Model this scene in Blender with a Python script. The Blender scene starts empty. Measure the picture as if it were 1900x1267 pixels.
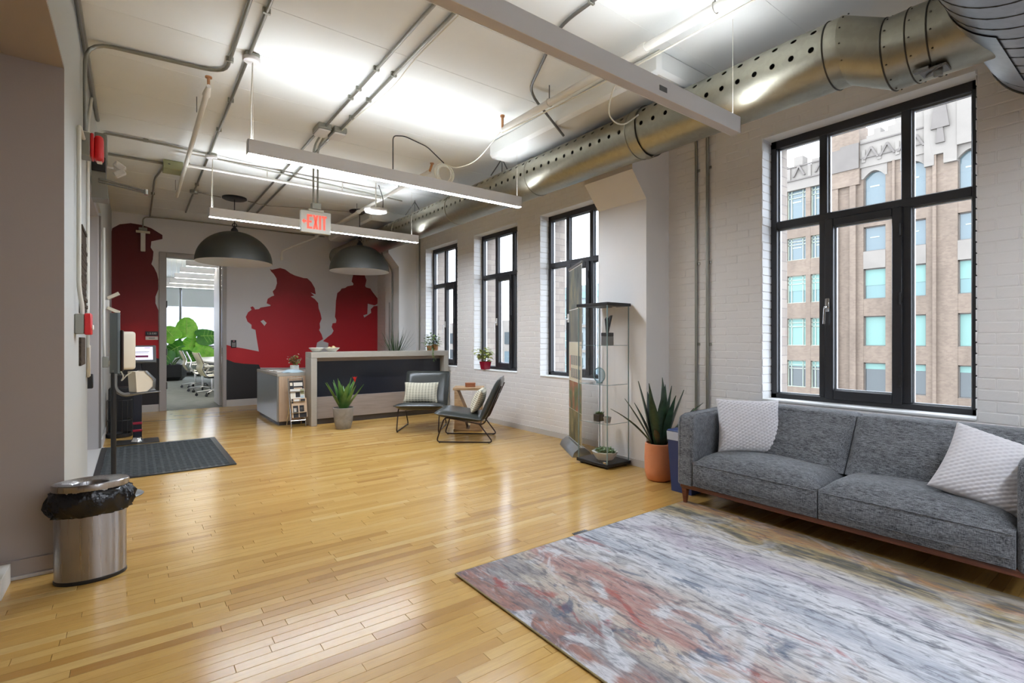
import bpy, bmesh, math, random
from mathutils import Vector, Matrix
R = random.Random(7)
PI = math.pi
scene = bpy.context.scene
COL = scene.collection

# ------------------------------------------------------------------ camera, sky, exposure
cam_d = bpy.data.cameras.new('camera'); cam = bpy.data.objects.new('camera', cam_d); COL.objects.link(cam)
cam.location = (0, 0, 1.26); cam.rotation_euler = (PI/2, 0, math.radians(-36.7))
cam_d.sensor_width = 36; cam_d.lens = 940/1900*36; cam_d.shift_y = -2.5/1900; cam_d.clip_start = .05; cam_d.clip_end = 500
scene.camera = cam
world = bpy.data.worlds.new('overcast_sky'); scene.world = world; world.use_nodes = True
bg = world.node_tree.nodes['Background']
bg.inputs[0].default_value = (.80, .87, 1.0, 1); bg.inputs[1].default_value = 2.4
vs = scene.view_settings
vs.view_transform = 'Standard'; vs.look = 'None'; vs.gamma = 1; vs.exposure = 1.52; vs.use_curve_mapping = False
LAMP_UP, LAMP_DOWN = 17.0, 48.0          # strip lights: glow of the upper and the lower lens
cy = scene.cycles
cy.max_bounces = 10; cy.diffuse_bounces = 6; cy.glossy_bounces = 4; cy.transmission_bounces = 6; cy.transparent_max_bounces = 16
cy.sample_clamp_indirect = 3; cy.caustics_reflective = False; cy.caustics_refractive = False; cy.use_denoising = True

# ------------------------------------------------------------------ materials
def lin(c):
    c = c/255.0
    return c/12.92 if c <= .04045 else ((c+.055)/1.055)**2.4
def rgb(r, g, b): return (lin(r), lin(g), lin(b), 1)
MATS = {}
class NT:
    """small wrapper to wire shader nodes"""
    def __init__(s, name):
        s.m = bpy.data.materials.new(name); s.m.use_nodes = True
        s.t = s.m.node_tree; s.b = s.t.nodes['Principled BSDF']
    def n(s, typ, **kw):
        nd = s.t.nodes.new(typ)
        for k, v in kw.items():
            if k.startswith('i_'): nd.inputs[k[2:].replace('_', ' ')].default_value = v
            else: setattr(nd, k, v)
        return nd
    def l(s, a, b): s.t.links.new(a, b)
    def math(s, op, a, b=None, clamp=False):
        nd = s.n('ShaderNodeMath', operation=op, use_clamp=clamp)
        for i, v in enumerate((a, b)):
            if v is None: continue
            if isinstance(v, (int, float)): nd.inputs[i].default_value = v
            else: s.l(v, nd.inputs[i])
        return nd.outputs[0]
    def mix(s, f, a, b, mode='MIX'):
        nd = s.n('ShaderNodeMix', data_type='RGBA', blend_type=mode)
        for idx, v in ((0, f), (6, a), (7, b)):
            if isinstance(v, (int, float, tuple)): nd.inputs[idx].default_value = v
            else: s.l(v, nd.inputs[idx])
        return nd.outputs[2]
    def ramp(s, f, stops, interp='LINEAR'):
        nd = s.n('ShaderNodeValToRGB'); cr = nd.color_ramp; cr.interpolation = interp
        while len(cr.elements) < len(stops): cr.elements.new(.5)
        for e, (p, c) in zip(cr.elements, stops): e.position = p; e.color = c
        s.l(f, nd.inputs[0]); return nd.outputs[0]
    def coord(s, kind='Object', scale=(1, 1, 1), rot=(0, 0, 0)):
        if kind == 'World': src = s.n('ShaderNodeNewGeometry').outputs['Position']
        else: src = s.n('ShaderNodeTexCoord').outputs[kind]
        mp = s.n('ShaderNodeMapping'); mp.inputs['Scale'].default_value = scale; mp.inputs['Rotation'].default_value = rot
        s.l(src, mp.inputs[0]); return mp.outputs[0]
    def noise(s, vec, scale=5, detail=3, rough=.5, dist=0):
        nd = s.n('ShaderNodeTexNoise'); nd.inputs['Scale'].default_value = scale; nd.inputs['Detail'].default_value = detail
        nd.inputs['Roughness'].default_value = rough; nd.inputs['Distortion'].default_value = dist
        if vec is not None: s.l(vec, nd.inputs['Vector'])
        return nd.outputs['Fac']
    def bump(s, h, strength=.3, dist=.01):
        nd = s.n('ShaderNodeBump'); nd.inputs['Strength'].default_value = strength; nd.inputs['Distance'].default_value = dist
        s.l(h, nd.inputs['Height']); s.l(nd.outputs[0], s.b.inputs['Normal'])
    def color(s, c):
        if isinstance(c, tuple): s.b.inputs['Base Color'].default_value = c
        else: s.l(c, s.b.inputs['Base Color'])
def M(name, c=None, rough=.5, metal=0, var=None, bump=None, coat=0, emit=None, spec=None, scale=(1, 1, 1), sheen=0):
    if name in MATS: return MATS[name]
    s = NT(name); c = rgb(*c)
    s.b.inputs['Roughness'].default_value = rough; s.b.inputs['Metallic'].default_value = metal
    s.b.inputs['Coat Weight'].default_value = coat
    if spec is not None: s.b.inputs['Specular IOR Level'].default_value = spec
    if sheen: s.b.inputs['Sheen Weight'].default_value = sheen
    v = s.coord('World', scale) if (var or bump) else None
    if var:
        sc, amt = var
        f = s.noise(v, sc, 4, .6)
        lo = tuple(max(0, x*(1-amt)) for x in c[:3])+(1,); hi = tuple(min(1, x*(1+amt)) for x in c[:3])+(1,)
        s.color(s.ramp(f, [(.25, lo), (.75, hi)]))
    else: s.color(c)
    if bump: s.bump(s.noise(v, bump[0], 4, .6), bump[1], bump[2] if len(bump) > 2 else .01)
    if emit:
        s.b.inputs['Emission Color'].default_value = rgb(*emit[0]); s.b.inputs['Emission Strength'].default_value = emit[1]
    MATS[name] = s.m
    return s.m

def glass_mat(name, tint, rough=.0, refl=1.0, ior=1.45):
    if name in MATS: return MATS[name]
    s = NT(name); s.t.nodes.remove(s.b)
    tr = s.n('ShaderNodeBsdfTransparent'); tr.inputs[0].default_value = rgb(*tint)
    gl = s.n('ShaderNodeBsdfGlossy'); gl.inputs['Roughness'].default_value = rough; gl.inputs[0].default_value = (1, 1, 1, 1)
    lw = s.n('ShaderNodeLayerWeight'); lw.inputs[0].default_value = .5
    f0 = ((ior-1)/(ior+1))**2
    fz = s.math('ADD', s.math('MULTIPLY', s.math('POWER', lw.outputs['Facing'], 5.0), (1-f0)*.75), f0)   # Schlick curve, same from both sides
    mx = s.n('ShaderNodeMixShader')
    s.l(s.math('MULTIPLY', fz, refl, True), mx.inputs[0]); s.l(tr.outputs[0], mx.inputs[1]); s.l(gl.outputs[0], mx.inputs[2])
    s.l(mx.outputs[0], s.t.nodes['Material Output'].inputs[0])
    MATS[name] = s.m; return s.m

def wood_floor():
    s = NT('maple_strip_floor')
    oi = s.n('ShaderNodeObjectInfo').outputs['Random']; isl = s.n('ShaderNodeNewGeometry').outputs['Random Per Island']
    r = s.math('FRACT', s.math('ADD', oi, isl))
    base = s.ramp(r, [(0, rgb(170, 124, 62)), (.10, rgb(192, 148, 78)), (.5, rgb(202, 159, 86)), (.9, rgb(209, 168, 96)), (1, rgb(216, 180, 114))])
    v = s.coord('World', (1.2, 28, 1))
    off = s.n('ShaderNodeVectorMath', operation='ADD'); s.l(v, off.inputs[0])
    cmb = s.n('ShaderNodeCombineXYZ'); s.l(s.math('MULTIPLY', r, 37), cmb.inputs[0]); s.l(cmb.outputs[0], off.inputs[1])
    g = s.noise(off.outputs[0], 3.2, 6, .62, .6)
    col = s.mix(s.ramp(g, [(.35, (0, 0, 0, 1)), (.75, (1, 1, 1, 1))]), base, (.42, .26, .09, 1), 'MIX')
    soft = s.mix(.42, base, col)
    k = s.noise(s.coord('World', (2.5, 9, 1)), 3, 3, .6)
    col2 = s.mix(s.ramp(k, [(.5, (0, 0, 0, 1)), (.95, (.4, .4, .4, 1))]), soft, rgb(160, 112, 58))
    s.color(col2)
    rr = s.noise(s.coord('World', (.7, .7, 1)), 2, 3, .5)
    s.l(s.math('ADD', s.math('MULTIPLY', rr, .04), .18), s.b.inputs['Roughness'])
    s.b.inputs['Specular IOR Level'].default_value = .6
    return s.m

def rug_mat():
    s = NT('abstract_rug')
    tc = s.coord('Object')                       # x across (0 far from sofa .. 2 at sofa), y along
    sep = s.n('ShaderNodeSeparateXYZ'); s.l(tc, sep.inputs[0])
    big = s.noise(s.coord('Object', (1, .55, 1)), 1.6, 4, .55, .8)
    fine = s.noise(s.coord('Object', (9, 1.3, 1)), 3.0, 6, .68, .6)
    x = s.math('ADD', s.math('MULTIPLY', sep.outputs[0], 1/2.07), .5)
    pos = s.math('ADD', x, s.math('MULTIPLY', s.math('SUBTRACT', big, .5), .42))
    pos = s.math('ADD', pos, s.math('MULTIPLY', s.math('SUBTRACT', fine, .5), .16))
    base = s.ramp(pos, [(0, rgb(104, 106, 116)), (.05, rgb(172, 128, 114)), (.12, rgb(150, 146, 146)), (.19, rgb(196, 184, 170)), (.26, rgb(178, 136, 128)),
                        (.33, rgb(190, 182, 176)), (.42, rgb(208, 208, 210)), (.5, rgb(176, 180, 188)), (.58, rgb(214, 214, 216)), (.66, rgb(178, 168, 178)),
                        (.74, rgb(200, 196, 192)), (.79, rgb(182, 166, 134)), (.84, rgb(100, 98, 86)), (.88, rgb(182, 162, 120)), (.93, rgb(176, 132, 90)), (1, rgb(138, 122, 92))])
    p1 = s.noise(s.coord('Object', (1.4, .8, 1)), 2.6, 4, .6, 1.2)
    xr = s.ramp(pos, [(.60, (1, 1, 1, 1)), (.90, (.30, .30, .30, 1))])
    c = s.mix(s.math('MULTIPLY', xr, s.ramp(p1, [(.53, (0, 0, 0, 1)), (.60, (.9, .9, .9, 1))])), base, rgb(210, 210, 213))
    p2 = s.noise(s.coord('Object', (3.2, .9, 3)), 2.3, 5, .65, .8)
    c = s.mix(s.ramp(p2, [(.60, (0, 0, 0, 1)), (.68, (.75, .75, .75, 1))]), c, rgb(66, 74, 86))
    p3 = s.noise(s.coord('Object', (2.4, 1.0, 9)), 2.0, 5, .6, .9)
    xl = s.ramp(x, [(0, (1, 1, 1, 1)), (.45, (.8, .8, .8, 1)), (.6, (0, 0, 0, 1))])
    f3 = s.math('MULTIPLY', s.ramp(p3, [(.60, (0, 0, 0, 1)), (.66, (.8, .8, .8, 1))]), xl)
    c = s.mix(f3, c, rgb(168, 82, 76))
    # thin dark veins
    vn = s.n('ShaderNodeTexWave', wave_type='BANDS', bands_direction='X'); vn.inputs['Scale'].default_value = 1.3
    vn.inputs['Distortion'].default_value = 16; vn.inputs['Detail'].default_value = 4; vn.inputs['Detail Scale'].default_value = 1.4
    s.l(s.coord('Object', (1, .45, 1)), vn.inputs[0])
    c = s.mix(s.ramp(vn.outputs['Fac'], [(0, (.34, .34, .34, 1)), (.03, (0, 0, 0, 1))]), c, rgb(70, 66, 66))
    mid = s.noise(s.coord('Object', (15, 3.4, 5)), 2.2, 6, .7, .7)
    c = s.mix(s.ramp(mid, [(.36, (.75, .75, .75, 1)), (.50, (0, 0, 0, 1))]), c, rgb(96, 96, 104))
    c = s.mix(s.math('MULTIPLY', xr, s.ramp(mid, [(.56, (0, 0, 0, 1)), (.70, (.5, .5, .5, 1))])), c, rgb(214, 213, 214))
    p4 = s.noise(s.coord('Object', (3.0, 2.0, 17)), 1.9, 5, .65, .6)
    c = s.mix(s.math('MULTIPLY', s.ramp(p4, [(.60, (0, 0, 0, 1)), (.66, (.75, .75, .75, 1))]), xl), c, rgb(72, 92, 116))
    st = s.noise(s.coord('Object', (60, 6, 1)), 3, 3, .7)
    c = s.mix(s.ramp(st, [(.35, (.35, .35, .35, 1)), (.6, (0, 0, 0, 1))]), c, rgb(112, 108, 110))
    s.color(c); s.b.inputs['Roughness'].default_value = .95; s.b.inputs['Specular IOR Level'].default_value = .1
    s.bump(s.noise(s.coord('Object', (1, 1, 1)), 260, 2, .6), .35, .004)
    return s.m

def tweed(name, a, b, scale=(1, 1, 1), k=240):
    s = NT(name)
    v = s.coord('World', scale)
    n1 = s.noise(s.coord('World', (1, .10, 1)), k, 2, .6)
    n2 = s.noise(s.coord('World', (1, 1, .14)), k*.9, 2, .6)
    n3 = s.noise(s.coord('World', (1, .25, 1)), 26, 3, .6)
    f = s.math('ADD', s.math('ADD', s.math('MULTIPLY', n1, .55), s.math('MULTIPLY', n2, .30)), s.math('MULTIPLY', n3, .15))
    s.color(s.ramp(f, [(.40, rgb(*a)), (.62, rgb(*b))]))
    s.b.inputs['Roughness'].default_value = .9; s.b.inputs['Specular IOR Level'].default_value = .15; s.b.inputs['Sheen Weight'].default_value = .15
    s.bump(f, .4, .003)
    return s.m

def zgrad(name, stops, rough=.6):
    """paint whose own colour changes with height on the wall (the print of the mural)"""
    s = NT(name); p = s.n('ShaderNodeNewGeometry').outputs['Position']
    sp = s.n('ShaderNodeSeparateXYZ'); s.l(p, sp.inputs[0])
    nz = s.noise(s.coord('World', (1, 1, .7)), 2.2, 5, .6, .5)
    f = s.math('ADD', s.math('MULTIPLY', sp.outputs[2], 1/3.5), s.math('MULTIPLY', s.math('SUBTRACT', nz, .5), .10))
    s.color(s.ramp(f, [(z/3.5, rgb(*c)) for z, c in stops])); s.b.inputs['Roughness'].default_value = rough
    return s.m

def brick_tex(name, c1, c2, mortar, scale):
    s = NT(name)
    sp = s.n('ShaderNodeSeparateXYZ'); s.l(s.n('ShaderNodeNewGeometry').outputs['Position'], sp.inputs[0])
    cb = s.n('ShaderNodeCombineXYZ'); s.l(s.math('ADD', sp.outputs[1], sp.outputs[0]), cb.inputs[0]); s.l(sp.outputs[2], cb.inputs[1])
    t = s.n('ShaderNodeTexBrick'); s.l(cb.outputs[0], t.inputs['Vector'])
    t.inputs['Color1'].default_value = rgb(*c1); t.inputs['Color2'].default_value = rgb(*c2); t.inputs['Mortar'].default_value = rgb(*mortar)
    t.inputs['Scale'].default_value = scale; t.inputs['Mortar Size'].default_value = .014
    st = s.noise(s.coord('World', (1, 1, .35)), .55, 5, .65)
    s.color(s.mix(s.ramp(st, [(.4, (0, 0, 0, 1)), (.75, (.6, .6, .6, 1))]), t.outputs['Color'], rgb(*[int(.74*x) for x in c1])))
    s.b.inputs['Roughness'].default_value = .9
    return s.m

def pattern_cushion():
    s = NT('striped_knit_cushion')
    sp = s.n('ShaderNodeSeparateXYZ'); s.l(s.n('ShaderNodeTexCoord').outputs['Object'], sp.inputs[0])
    w = s.math('SINE', s.math('MULTIPLY', sp.outputs[0], 300))
    z = s.math('SINE', s.math('ADD', s.math('MULTIPLY', sp.outputs[2], 260), s.math('MULTIPLY', w, 1.4)))
    band = s.math('SINE', s.math('MULTIPLY', sp.outputs[0], 140))
    f = s.math('ADD', s.math('MULTIPLY', s.math('MULTIPLY', w, z), .30), s.math('ADD', .5, s.math('MULTIPLY', band, .10)))
    s.color(s.ramp(f, [(.22, rgb(92, 96, 88)), (.45, rgb(196, 190, 168)), (.8, rgb(226, 221, 202))]))
    s.b.inputs['Roughness'].default_value = .95; s.bump(f, .4, .004)
    return s.m

def galv(name, c=(196, 194, 182), rough=.34):
    s = NT(name)
    v = s.coord('World', (1, 1, 1))
    vo = s.n('ShaderNodeTexVoronoi'); vo.inputs['Scale'].default_value = 34; s.l(v, vo.inputs[0])
    n = s.noise(v, 2.2, 4, .6)
    a = tuple(.86*x for x in rgb(*c)[:3])+(1,)
    s.color(s.mix(.10, s.ramp(n, [(.3, a), (.7, rgb(*c))]), s.ramp(vo.outputs['Color'], [(0, (.2, .2, .2, 1)), (1, (.8, .8, .8, 1))]), 'OVERLAY'))
    s.b.inputs['Metallic'].default_value = 1
    s.l(s.math('ADD', s.math('MULTIPLY', n, .18), rough-.09), s.b.inputs['Roughness'])
    s.bump(s.noise(v, 5, 2, .5), .10, .02)
    return s.m

def brushed(name, c, rough=.28, along='z', ring=False):
    s = NT(name)
    sc = (60, 60, .6) if along == 'z' else (.6, 60, 60)
    n = s.noise(s.coord('World', sc), 4, 3, .6)
    s.color(rgb(*c)); s.b.inputs['Metallic'].default_value = 1
    s.l(s.math('ADD', s.math('MULTIPLY', n, .2), rough-.1), s.b.inputs['Roughness'])
    s.b.inputs['Anisotropic'].default_value = .8 if ring else .5
    if ring:
        tn = s.n('ShaderNodeTangent', direction_type='RADIAL', axis='Z'); s.l(tn.outputs[0], s.b.inputs['Tangent']); s.b.inputs['Anisotropic Rotation'].default_value = .25
    return s.m

def wood(name, a, b, axis='x', rough=.45, k=5):
    s = NT(name)
    sc = {'x': (1, 14, 14), 'y': (14, 1, 14), 'z': (14, 14, 1)}[axis]
    n = s.noise(s.coord('Object', sc), k, 5, .6, .8)
    s.color(s.ramp(n, [(.3, rgb(*a)), (.7, rgb(*b))])); s.b.inputs['Roughness'].default_value = rough
    return s.m

def mottled(name, cols, scale=6, rough=.6, vec=(1, 1, 1), kind='Object'):
    s = NT(name); n = s.noise(s.coord(kind, vec), scale, 4, .6, .4)
    k = len(cols)
    s.color(s.ramp(n, [(.28+.44*i/(k-1), rgb(*c)) for i, c in enumerate(cols)], 'LINEAR')); s.b.inputs['Roughness'].default_value = rough
    return s.m

m_floor = wood_floor(); m_rug = rug_mat()
m_white = M('white_painted_brick', (231, 228, 224), .62, var=(1.4, .03), bump=(30, .22, .006))
m_reveal = M('white_reveal_paint', (232, 232, 230), .6, var=(3, .04), bump=(40, .25, .006))
m_wall = M('white_wall_paint', (230, 228, 229), .7, var=(1, .03), bump=(60, .06))
m_ceil = M('white_ceiling_paint', (233, 235, 232), .75, var=(.8, .035), bump=(6, .25, .012))
m_lgrey = M('pale_grey_wall_paint', (186, 188, 184), .6, bump=(80, .05))
m_taupe = M('taupe_wall_paint', (166, 156, 149), .65, var=(.9, .04), bump=(80, .05))
m_base = M('pale_baseboard_paint', (200, 197, 192), .5)
m_jamb = M('grey_metal_door_frame', (178, 174, 172), .45)
m_darkgap = M('floor_gap_shadow_wood', (92, 62, 34), .9)
m_black_frame = M('black_aluminium_frame', (40, 40, 43), .38)
m_spacer = M('bright_aluminium_spacer', (196, 200, 206), .4, .6)
m_glass = glass_mat('window_glass', (254, 255, 255), 0, 1.0, 1.35)
m_cglass = glass_mat('cabinet_glass', (255, 255, 255), 0, .7, 1.4)
m_edgeglass = M('green_glass_edge', (128, 150, 148), .15, spec=.8)
m_galv = galv('galvanised_duct_steel', (166, 163, 148), .40); m_galv2 = galv('spiral_duct_steel', (176, 178, 182), .38)
m_seam = M('duct_seam_dark', (70, 66, 58), .5, .6)
m_steelcond = M('galvanised_conduit', (150, 148, 138), .42, .85)
m_paintcond = M('painted_conduit', (206, 203, 190), .45)
m_whitepipe = M('white_painted_pipe', (232, 230, 222), .45)
m_boxsteel = M('zinc_junction_box', (156, 156, 146), .42, .8)
m_fixture = M('white_light_housing', (224, 222, 220), .45)
m_lens_up = M('strip_light_upper_lens', (255, 255, 255), .5, emit=((240, 247, 255), LAMP_UP))
m_lens_dn = M('strip_light_lower_lens', (255, 255, 255), .5, emit=((230, 240, 255), LAMP_DOWN))
m_lens_soft = M('meeting_light_lens', (255, 255, 255), .5, emit=((255, 250, 236), 9.0))
m_lens_soft_up = M('meeting_light_upper_lens', (255, 255, 255), .5, emit=((255, 248, 230), 7.0))
m_lens_off = M('strip_light_unlit_lens', (196, 190, 188), .5)
m_dome = M('dark_olive_metal_shade', (56, 56, 50), .42)
m_domein = M('white_shade_inside', (226, 228, 230), .5)
m_blackplastic = M('black_plastic', (30, 30, 32), .4)
m_blackmetal = M('black_powder_coat', (34, 33, 33), .42, .2)
m_bronze = M('dark_bronze_tube', (62, 50, 44), .35, .8)
m_leather = M('dark_grey_leather', (54, 57, 54), .30, var=(5, .12), bump=(120, .10, .003))
m_cush = pattern_cushion()
m_sofa = tweed('grey_tweed', (54, 55, 57), (140, 142, 145), k=330)
m_knit = M('white_knit_cotton', (214, 211, 212), .9, var=(9, .05), bump=(180, .2, .003))
m_walnut = wood('walnut_stain', (84, 44, 28), (128, 72, 46), 'y', .4)
m_oak = wood('weathered_oak', (146, 110, 74), (196, 166, 126), 'x', .6)
m_redwood = wood('reddish_wood_box', (120, 66, 40), (170, 104, 66), 'x', .5)
m_laminate = M('greige_laminate', (164, 158, 146), .45, var=(14, .05), scale=(1, 1, 8))
m_tan = wood('tan_veneer', (176, 150, 124), (196, 170, 142), 'z', .45, 3)
m_steelside = brushed('brushed_steel_panel', (168, 174, 180), .38)
m_taupepanel = wood('taupe_laminate_panel', (140, 128, 120), (156, 144, 135), 'x', .45, 3)
m_navy = M('near_black_glass_panel', (30, 33, 42), .28)
m_kick = M('dark_plinth', (74, 68, 66), .5)
m_mat = mottled('charcoal_ribbed_mat', [(46, 50, 51), (76, 80, 80)], 18, .95)
m_stain = brushed('brushed_stainless', (168, 166, 166), .30, ring=True)
m_bag = M('black_bin_liner', (18, 18, 20), .18, bump=(9, .6, .03), scale=(1, 1, .6))
m_concrete = mottled('grey_concrete_pot', [(122, 118, 114), (156, 152, 146)], 9, .8)
m_agave = mottled('agave_green', [(46, 88, 38), (108, 152, 76)], 4, .35, (1, 1, .6))
m_red = M('signal_red', (206, 34, 36), .35)
m_snake = mottled('snake_plant_green', [(20, 38, 26), (52, 76, 50)], 9, .35, (1, 1, 2))
m_orange = M('terracotta_orange_pot', (216, 140, 98), .6, bump=(22, .3, .01))
m_blue = M('blue_bin_plastic', (44, 62, 112), .4)
m_clearbag = M('translucent_bin_liner', (188, 198, 216), .3)
m_soil = M('dark_soil', (52, 40, 30), .95, bump=(60, .6, .02))
m_leaf = mottled('backlit_leaf_green', [(84, 164, 34), (150, 208, 74)], 5, .4)  # light coming through the leaves is put into this green
m_leaf2 = mottled('soft_leaf_green', [(70, 104, 50), (132, 158, 84)], 12, .45)
m_yleaf = mottled('variegated_leaf', [(120, 140, 60), (208, 206, 122)], 16, .45)
m_succ = mottled('succulent_green', [(40, 70, 36), (110, 140, 84)], 20, .45)
m_ceramic = M('white_ceramic', (226, 224, 216), .3)
m_redpot = M('crimson_glazed_pot', (138, 22, 44), .25)
m_copper = M('copper_pot', (190, 140, 100), .3, .6)
m_cream = M('cream_plastic', (222, 212, 190), .4)
m_whiteplastic = M('white_plastic', (228, 226, 222), .4)
m_chrome = M('chrome', (214, 214, 214), .14, 1)
m_greymetal = M('grey_metal', (120, 120, 118), .4, .6)
m_offwhite = M('paper_white', (226, 222, 212), .7)
m_ink = M('printing_ink_black', (40, 36, 36), .7)
m_paperblue = M('pale_blue_paper', (180, 200, 206), .6)
m_skin = M('printed_beige', (196, 170, 140), .7)
m_screen = M('lit_screen_white', (235, 232, 250), .4, emit=((226, 224, 250), .35))
m_purple = M('screen_print_plum', (110, 30, 70), .5)
m_exit = M('exit_red_lettering', (240, 96, 80), .5, emit=((255, 84, 60), .28))
m_exitbox = M('exit_sign_housing', (206, 206, 196), .5)
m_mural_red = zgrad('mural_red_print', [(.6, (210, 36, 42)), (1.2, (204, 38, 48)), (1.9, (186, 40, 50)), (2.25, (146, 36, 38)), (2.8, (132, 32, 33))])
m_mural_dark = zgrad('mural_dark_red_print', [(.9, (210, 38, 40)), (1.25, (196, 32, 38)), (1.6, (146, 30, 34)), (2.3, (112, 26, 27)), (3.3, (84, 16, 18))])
m_mural_black = M('mural_black_print', (40, 37, 37), .55)
m_carpet = mottled('grey_striated_carpet', [(96, 100, 96), (150, 150, 142)], 5, .95, (1, 7, 1), 'World')
m_facade = brick_tex('brown_street_brick', (109, 94, 81), (122, 107, 92), (118, 108, 98), 2.6)
m_ownbrick = brick_tex('own_outer_brick', (158, 146, 136), (178, 166, 154), (146, 138, 130), 2.9)
m_stone = M('pale_limestone', (120, 114, 106), .9, var=(.6, .12), bump=(2, .3, .05))
m_stone2 = M('grey_limestone', (101, 95, 89), .9, var=(.9, .12))
m_fwin = M('teal_office_glass', (81, 112, 109), .15, spec=.7)
m_fwin2 = M('blue_grey_office_glass', (81, 96, 99), .12, spec=.7)
m_fwindark = M('dark_office_glass', (48, 56, 55), .12, spec=.7)
m_blind = M('drawn_mint_blind', (105, 137, 128), .6)
m_fframe = M('pale_green_window_frame', (148, 156, 141), .6)
m_curtain = M('grey_green_curtain_wall', (108, 118, 118), .4, var=(.4, .1))
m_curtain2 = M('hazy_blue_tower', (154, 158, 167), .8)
m_street = M('asphalt_street', (79, 79, 79), .9)
m_shade = M('white_roller_shade', (226, 228, 228), .8)
m_rope = M('white_cable', (226, 222, 206), .5)
m_greenbox = M('olive_steel_box', (150, 150, 110), .5, .2)
m_oldbrick = M('raw_dark_brick', (70, 58, 44), .95, var=(30, .5), bump=(40, .9, .03))
m_banner = {}

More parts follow.
